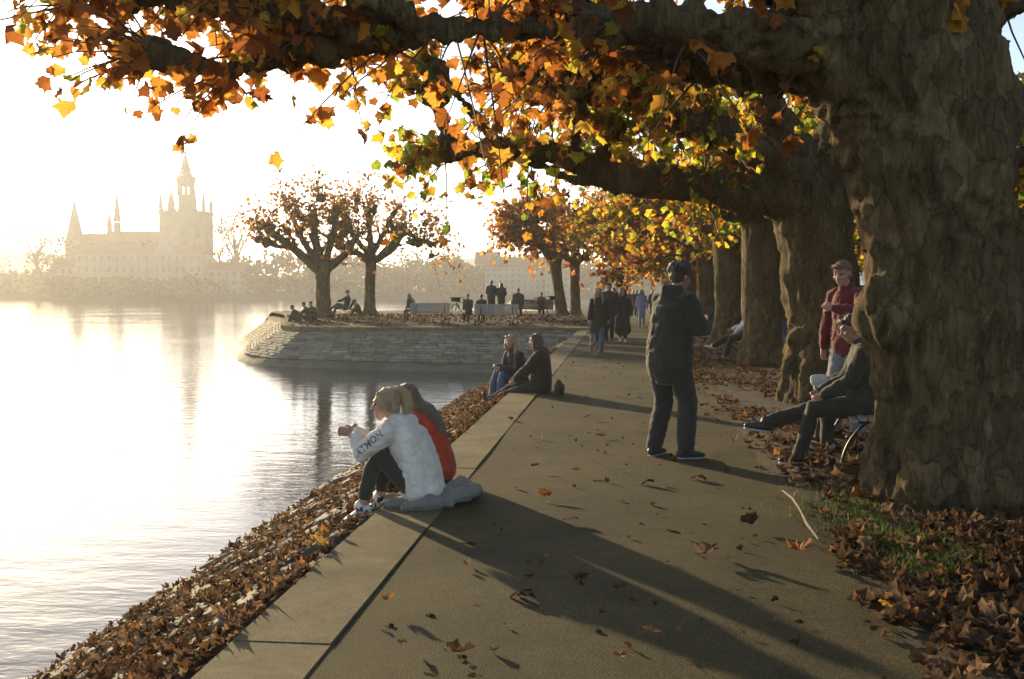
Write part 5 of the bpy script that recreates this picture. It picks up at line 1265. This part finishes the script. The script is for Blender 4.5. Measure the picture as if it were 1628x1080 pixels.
bk = G(1243, 566); q = pose(LF=(-.1, .12, .08), RF=(.1, -.12, .12))
human('walker in dark top and blue jeans glimpsed between two trunks', (bk.x, bk.y, 0), TURN(.1, 1), q, 'charcoal', 'jeans', 'shoe_dark', 'hair_brown', 'short', .014, 1.03, detail=False)
# --- the dog
def dog(loc, rz):
    r_ = empty('dog', loc, rz); tag(r_, 'small white and brown dog trotting beside the coated walker', 'dog')
    b = MB()
    b.loft([(0, -.20, .33), (0, -.08, .33), (0, .08, .31), (0, .18, .33)], [(.065, .075), (.075, .075), (.085, .10), (.07, .085)], 12, side=(1, 0, 0))
    b.loft([(0, .18, .35), (0, .25, .43), (0, .29, .47)], [.06, .05, .045], 10); b.ell((0, .31, .48), (.055, .065, .055)); b.loft([(0, .35, .465), (0, .42, .45)], [.032, .022], 8)
    for s in (-1, 1):
        b.loft([(s * .055, .15, .28), (s * .055, .13, .17), (s * .055, .14 + .04 * s, .03)], [.038, .024, .018], 8); b.loft([(s * .055, .14 + .04 * s, .02), (s * .055, .17 + .04 * s, .015)], [.02, .016], 7)
        b.loft([(s * .055, -.17, .30), (s * .055, -.13 - .03 * s, .20), (s * .055, -.22 - .04 * s, .12), (s * .055, -.20 - .04 * s, .02)], [.05, .034, .02, .016], 8); b.loft([(s * .055, -.20 - .04 * s, .018), (s * .055, -.17 - .04 * s, .015)], [.02, .016], 7)
        b.loft([(s * .045, .30, .525), (s * .06, .295, .56)], [.022, .010], 7); b.loft([(s * .045, .30, .525), (s * .075, .32, .50)], [.02, .012], 7)
    b.loft([(0, -.24, .37), (0, -.31, .44), (0, -.30, .52)], [.024, .018, .010], 8)
    MT['fur'] = pmat('fur', (.60, .52, .42), (.20, .12, .06), 5.5, .8, .8, 70)
    b.remesh('body', MT['fur'], r_, .009, 2)
    MB().ell((0, .445, .455), (.012, .012, .010)).build('nose', MT['eye'], r_, smooth=True)
dg_ = G(943, 566); dog((dg_.x, dg_.y, 0), TURN(-.1, -1))

# ------------------------------------------------------------------ peninsula furniture and people
def gp(px, py, d): p = P(px, py, d); return Vector((p.x, p.y, pen_z(0, d)))
TURNC = lambda dx, dy: TURN(*(CR.to_2d() * dx + Vector((-math.sin(YAW), math.cos(YAW))) * dy))   # direction in camera right / depth
bA = gp(682, 510, 46.0); make_bench('pale bench on the peninsula holding one person at its left end', tuple(bA), TURNC(-.35, .95), 1.9, 'wood_slat', 'park benches')
bB = gp(790, 510, 45.0); make_bench('pale bench on the peninsula in front of the two standing people', tuple(bB), TURNC(.05, 1), 2.0, 'wood_slat', 'park benches')
MT['dark_wood'] = pmat('dark_wood', (.07, .045, .025), (.045, .03, .018), 9, .6, .2, 50, (1, 8, 8))
bC = gp(846, 502, 49.5); make_bench('dark wooden bench on the peninsula beside the leaning tree', tuple(bC), TURNC(0, 1), 2.1, 'dark_wood', 'park benches')
def bench_person(label, px, d, py, dirv, **kw):
    b = gp(px, py, d); q = pose(pelvis=(0, .02, .54), lean=kw.pop('lean', 4), bend=12, head=kw.pop('head', (0, 8)), LF=(-.10, .48, .08), RF=(.12, .52, .08), LH=(-.12, .36, .60), RH=(.12, .36, .60), kneeL=(0, .6, 1), kneeR=(0, .6, 1))
    return human(label, tuple(b), TURNC(*dirv), q, vox=.034, detail=False, **kw)
bench_person('long-haired person on the left end of the single-sitter pale bench', 657, 46.1, 510, (-.75, .6), top='charcoal', bottom='charcoal', hair='hair_fair', style='long', lean=14)
bench_person('person in olive at the left end of the pale bench for two', 745, 45.1, 511, (-.3, .95), top='olive', bottom='charcoal', hair='hair_fair', style='short')
bench_person('person in black leaning in on the pale bench for two', 766, 45.1, 511, (-.1, 1), top='black', bottom='charcoal', hair='hair_brown', style='short', lean=10)
bench_person('broad person at the left end of the dark bench, arm along the back', 824, 49.6, 503, (0, 1), top='charcoal', bottom='charcoal', hair='hair_fair', style='short', fat=.04, scale=1.08, top_t=.06)
bench_person('smaller person at the right end of the dark bench', 861, 49.6, 503, (0, 1), top='brown', bottom='charcoal', hair='hair_brown', style='short', scale=.93)
for px, sc_, c, st, lab, dv in [(781, 1.04, 'charcoal', 'short', 'taller of the two people standing by the water behind the benches', (.25, 1)), (797, .97, 'black', 'long', 'long-haired person standing by the water beside the taller one', (-.1, 1))]:
    b = gp(px, 503, 50.5); q = pose(LF=(-.1, 0, .075), RF=(.1, 0, .075), LH=(-.12, .22, 1.05), RH=(.12, .22, 1.05))
    human(lab, tuple(b), TURNC(*dv), q, c, 'charcoal', 'shoe_dark', 'hair_brown', st, .034, sc_, detail=False, top_t=.05, hem=.16, leg_t=.02)
# three on the edge
for px, py, d, c, lab, dv, z, ln in [(476, 520, 46.5, 'charcoal', 'person perched at the very tip of the quay holding something forward', (-1, .1), .12, 20), (490, 519, 47.0, 'olive', 'middle one of the three sitting on the quay tip', (-.8, -.2), .2, 6), (500, 517, 47.6, 'brown', 'person on the quay tip closest to the thick trunk', (-.5, -.5), .22, 6)]:
    p = P(px, py, d); q = pose(pelvis=(0, 0, .13), lean=ln, bend=18, head=(0, 10), LF=(-.1, .50, -.12), RF=(.1, .52, -.12), LH=(-.1, .52, .36), RH=(.1, .54, .36), kneeL=(0, .3, 1), kneeR=(0, .3, 1))
    human(lab, (p.x, p.y, z), TURNC(*dv), q, c, 'charcoal', 'shoe_dark', 'hair_brown', 'short', .034, 1.03, detail=False, group='people sitting on the quay tip')
# reclining sitter on a chair between the two trees
MT['chair_metal'] = MT['iron']
def lounge_chair(loc, rz):
    r_ = empty('lounge_chair', loc, rz); tag(r_, 'wire lounge chair between the two peninsula trunks', 'chair')
    s = MB(); s.loft([(0, .35, .44), (0, .05, .36), (0, -.2, .40), (0, -.38, .72), (0, -.46, .88)], [(.27, .018), (.28, .018), (.28, .018), (.27, .018), (.25, .018)], 12, side=(1, 0, 0)); s.build('seat', MT['iron'], r_, smooth=True)
    for x in (-.24, .24):
        for y0, y1 in ((.10, .28), (-.18, -.42)):
            q = MB(); q.loft([(x, y0, .38), (x, (y0 + y1) / 2 + .02, .26), (x, y1, 0)], [.014] * 3, 7); q.build('leg', MT['iron'], r_, smooth=True)
        q = MB(); q.loft([(x * 1.15, -.42, .62), (x * 1.15, .1, .60)], [.016] * 2, 7); q.build('armrest', MT['iron'], r_, smooth=True)
lc = gp(549, 506, 49); lounge_chair(tuple(lc), TURNC(-1, .1))
q = pose(pelvis=(0, -.02, .52), lean=-22, bend=16, head=(0, 16), LF=(-.08, .56, .10), RF=(.06, .74, .40), toeR=(0, 1, .3), LH=(-.14, .34, .78), RH=(.14, .36, .80), kneeL=(0, .6, 1), kneeR=(0, .3, 1))
human('person reclining in the wire lounge chair, reading', tuple(lc), TURNC(-1, .1), q, 'charcoal', 'charcoal', 'shoe_dark', 'hair_brown', 'short', .034, 1.05, detail=False)
p = gp(572, 508, 50.5); q = pose(pelvis=(0, 0, .13), lean=14, bend=16, head=(0, 8), LF=(-.1, .46, .08), RF=(.1, .48, .08), LH=(-.1, .42, .36), RH=(.1, .44, .36), kneeL=(0, .3, 1), kneeR=(0, .3, 1))
human('person sitting on the ground leaning against the slimmer peninsula trunk', tuple(p), TURNC(-.9, -.4), q, 'brown', 'charcoal', 'shoe_dark', 'hair_brown', 'short', .034, 1.0, detail=False)

# ------------------------------------------------------------------ bicycles
def bicycle(label, loc, rz, group='parked bicycles'):
    r_ = empty('bicycle', loc, rz); tag(r_, label, 'bicycle', group)
    for y in (.53, -.53):
        w_ = MB(); pts = [(0, y + math.cos(a) * .33, .35 + math.sin(a) * .33) for a in np.linspace(0, 2 * math.pi, 29)[:-1]]; pts.append(pts[0])
        w_.loft(pts, [.018] * len(pts), 6, round_ends=False); wo = w_.build('wheel', MT['shoe_dark'], r_, smooth=True)
        s = MB()
        for k in range(14):
            a = k * math.pi / 7; s.loft([(0, y, .35), (0, y + math.cos(a) * .32, .35 + math.sin(a) * .32)], [.0025] * 2, 4, round_ends=False)
        s.build('spokes', MT['sole'], wo)['kind'] = 'stuff'
        m = MB(); m.loft([(0, y + math.cos(a) * .365, .35 + math.sin(a) * .365) for a in np.linspace(.2, 2.9, 14)], [(.022, .004)] * 14, 6, side=(1, 0, 0)); m.build('mudguard', MT['iron'], r_, smooth=True)
    f = MB(); bb, st, hd = (0, -.08, .30), (0, -.25, .82), (0, .34, .86)
    for a, b in ((bb, st), (bb, (0, .36, .76)), ((0, -.22, .74), (0, .35, .82)), (bb, (0, -.53, .35)), ((0, -.22, .74), (0, -.53, .35)), (hd, (0, .40, .66)), ((0, .40, .66), (0, .53, .35))): f.loft([a, b], [.016, .016], 7)
    f.build('frame', MT['dark_red'] if 'red' in label else MT['iron'], r_, smooth=True)
    h = MB(); h.loft([(-.28, .20, .99), (-.2, .30, 1.02), (0, .34, 1.0), (.2, .30, 1.02), (.28, .20, .99)], [.013] * 5, 7); h.loft([hd, (0, .34, 1.0)], [.014] * 2, 7); h.build('handlebar', MT['iron'], r_, smooth=True)
    s = MB(); s.loft([(0, -.38, .90), (0, -.27, .92), (0, -.12, .90)], [(.09, .035), (.07, .03), (.022, .02)], 10, side=(1, 0, 0)); s.build('saddle', MT['leather'], r_, smooth=True)
    b = MB(); b.box((0, .50, .92), (.34, .26, .22), taper=1.15); b.build('basket', MT['leather'], r_)
    k = MB(); k.loft([(.05, -.10, .30), (.12, -.18, .02)], [.010] * 2, 6); k.build('kickstand', MT['iron'], r_)
    k = MB(); k.loft([(.07, -.08, .30), (.09, -.02, .15)], [.009] * 2, 6); k.box((.13, -.02, .14), (.09, .07, .02)); k.loft([(-.07, -.08, .30), (-.09, -.14, .45)], [.009] * 2, 6); k.box((-.13, -.14, .46), (.09, .07, .02)); k.build('pedals', MT['iron'], r_)
    return r_
b = gp(733, 505, 48.5); bicycle('red-framed bicycle parked left of the pale bench for two', tuple(b), TURNC(-.55, .8))
b = gp(862, 503, 51.5); bicycle('bicycle with a basket parked behind the dark bench', tuple(b), TURNC(1, .05))
# ------------------------------------------------------------------ pale tent peak behind the big trunk
tp_ = P(1408, 466, 24.0); tn = empty('market_tent', (tp_.x, tp_.y, 0), TURN(.3, -1)); tag(tn, 'pale blue-white tent roof peeping out behind the maroon sweater', 'tent')
t_ = MB(); W_, D_ = 1.1, 1.0
v = [(-W_, -D_, 1.75), (W_, -D_, 1.75), (0, -D_, 2.32), (-W_, D_, 1.75), (W_, D_, 1.75), (0, D_, 2.32)]
v2 = [(x, y, z - .03) for x, y, z in v]
t_.add(v + v2, [(0, 2, 5, 3), (2, 1, 4, 5), (9, 11, 8, 6), (11, 10, 7, 8), (0, 6, 8, 2), (2, 8, 7, 1), (3, 5, 11, 9), (5, 4, 10, 11), (0, 3, 9, 6), (1, 7, 10, 4)])
MT['tent'] = pmat('tent', (.55, .60, .72), (.48, .53, .66), 2, .8); t_.build('canopy', MT['tent'], tn)
for x in (-W_, W_):
    for y in (-D_, D_): q = MB(); q.loft([(x, y, 0), (x, y, 1.74)], [.02, .02], 7); q.build('pole', MT['sole'], tn, smooth=True)
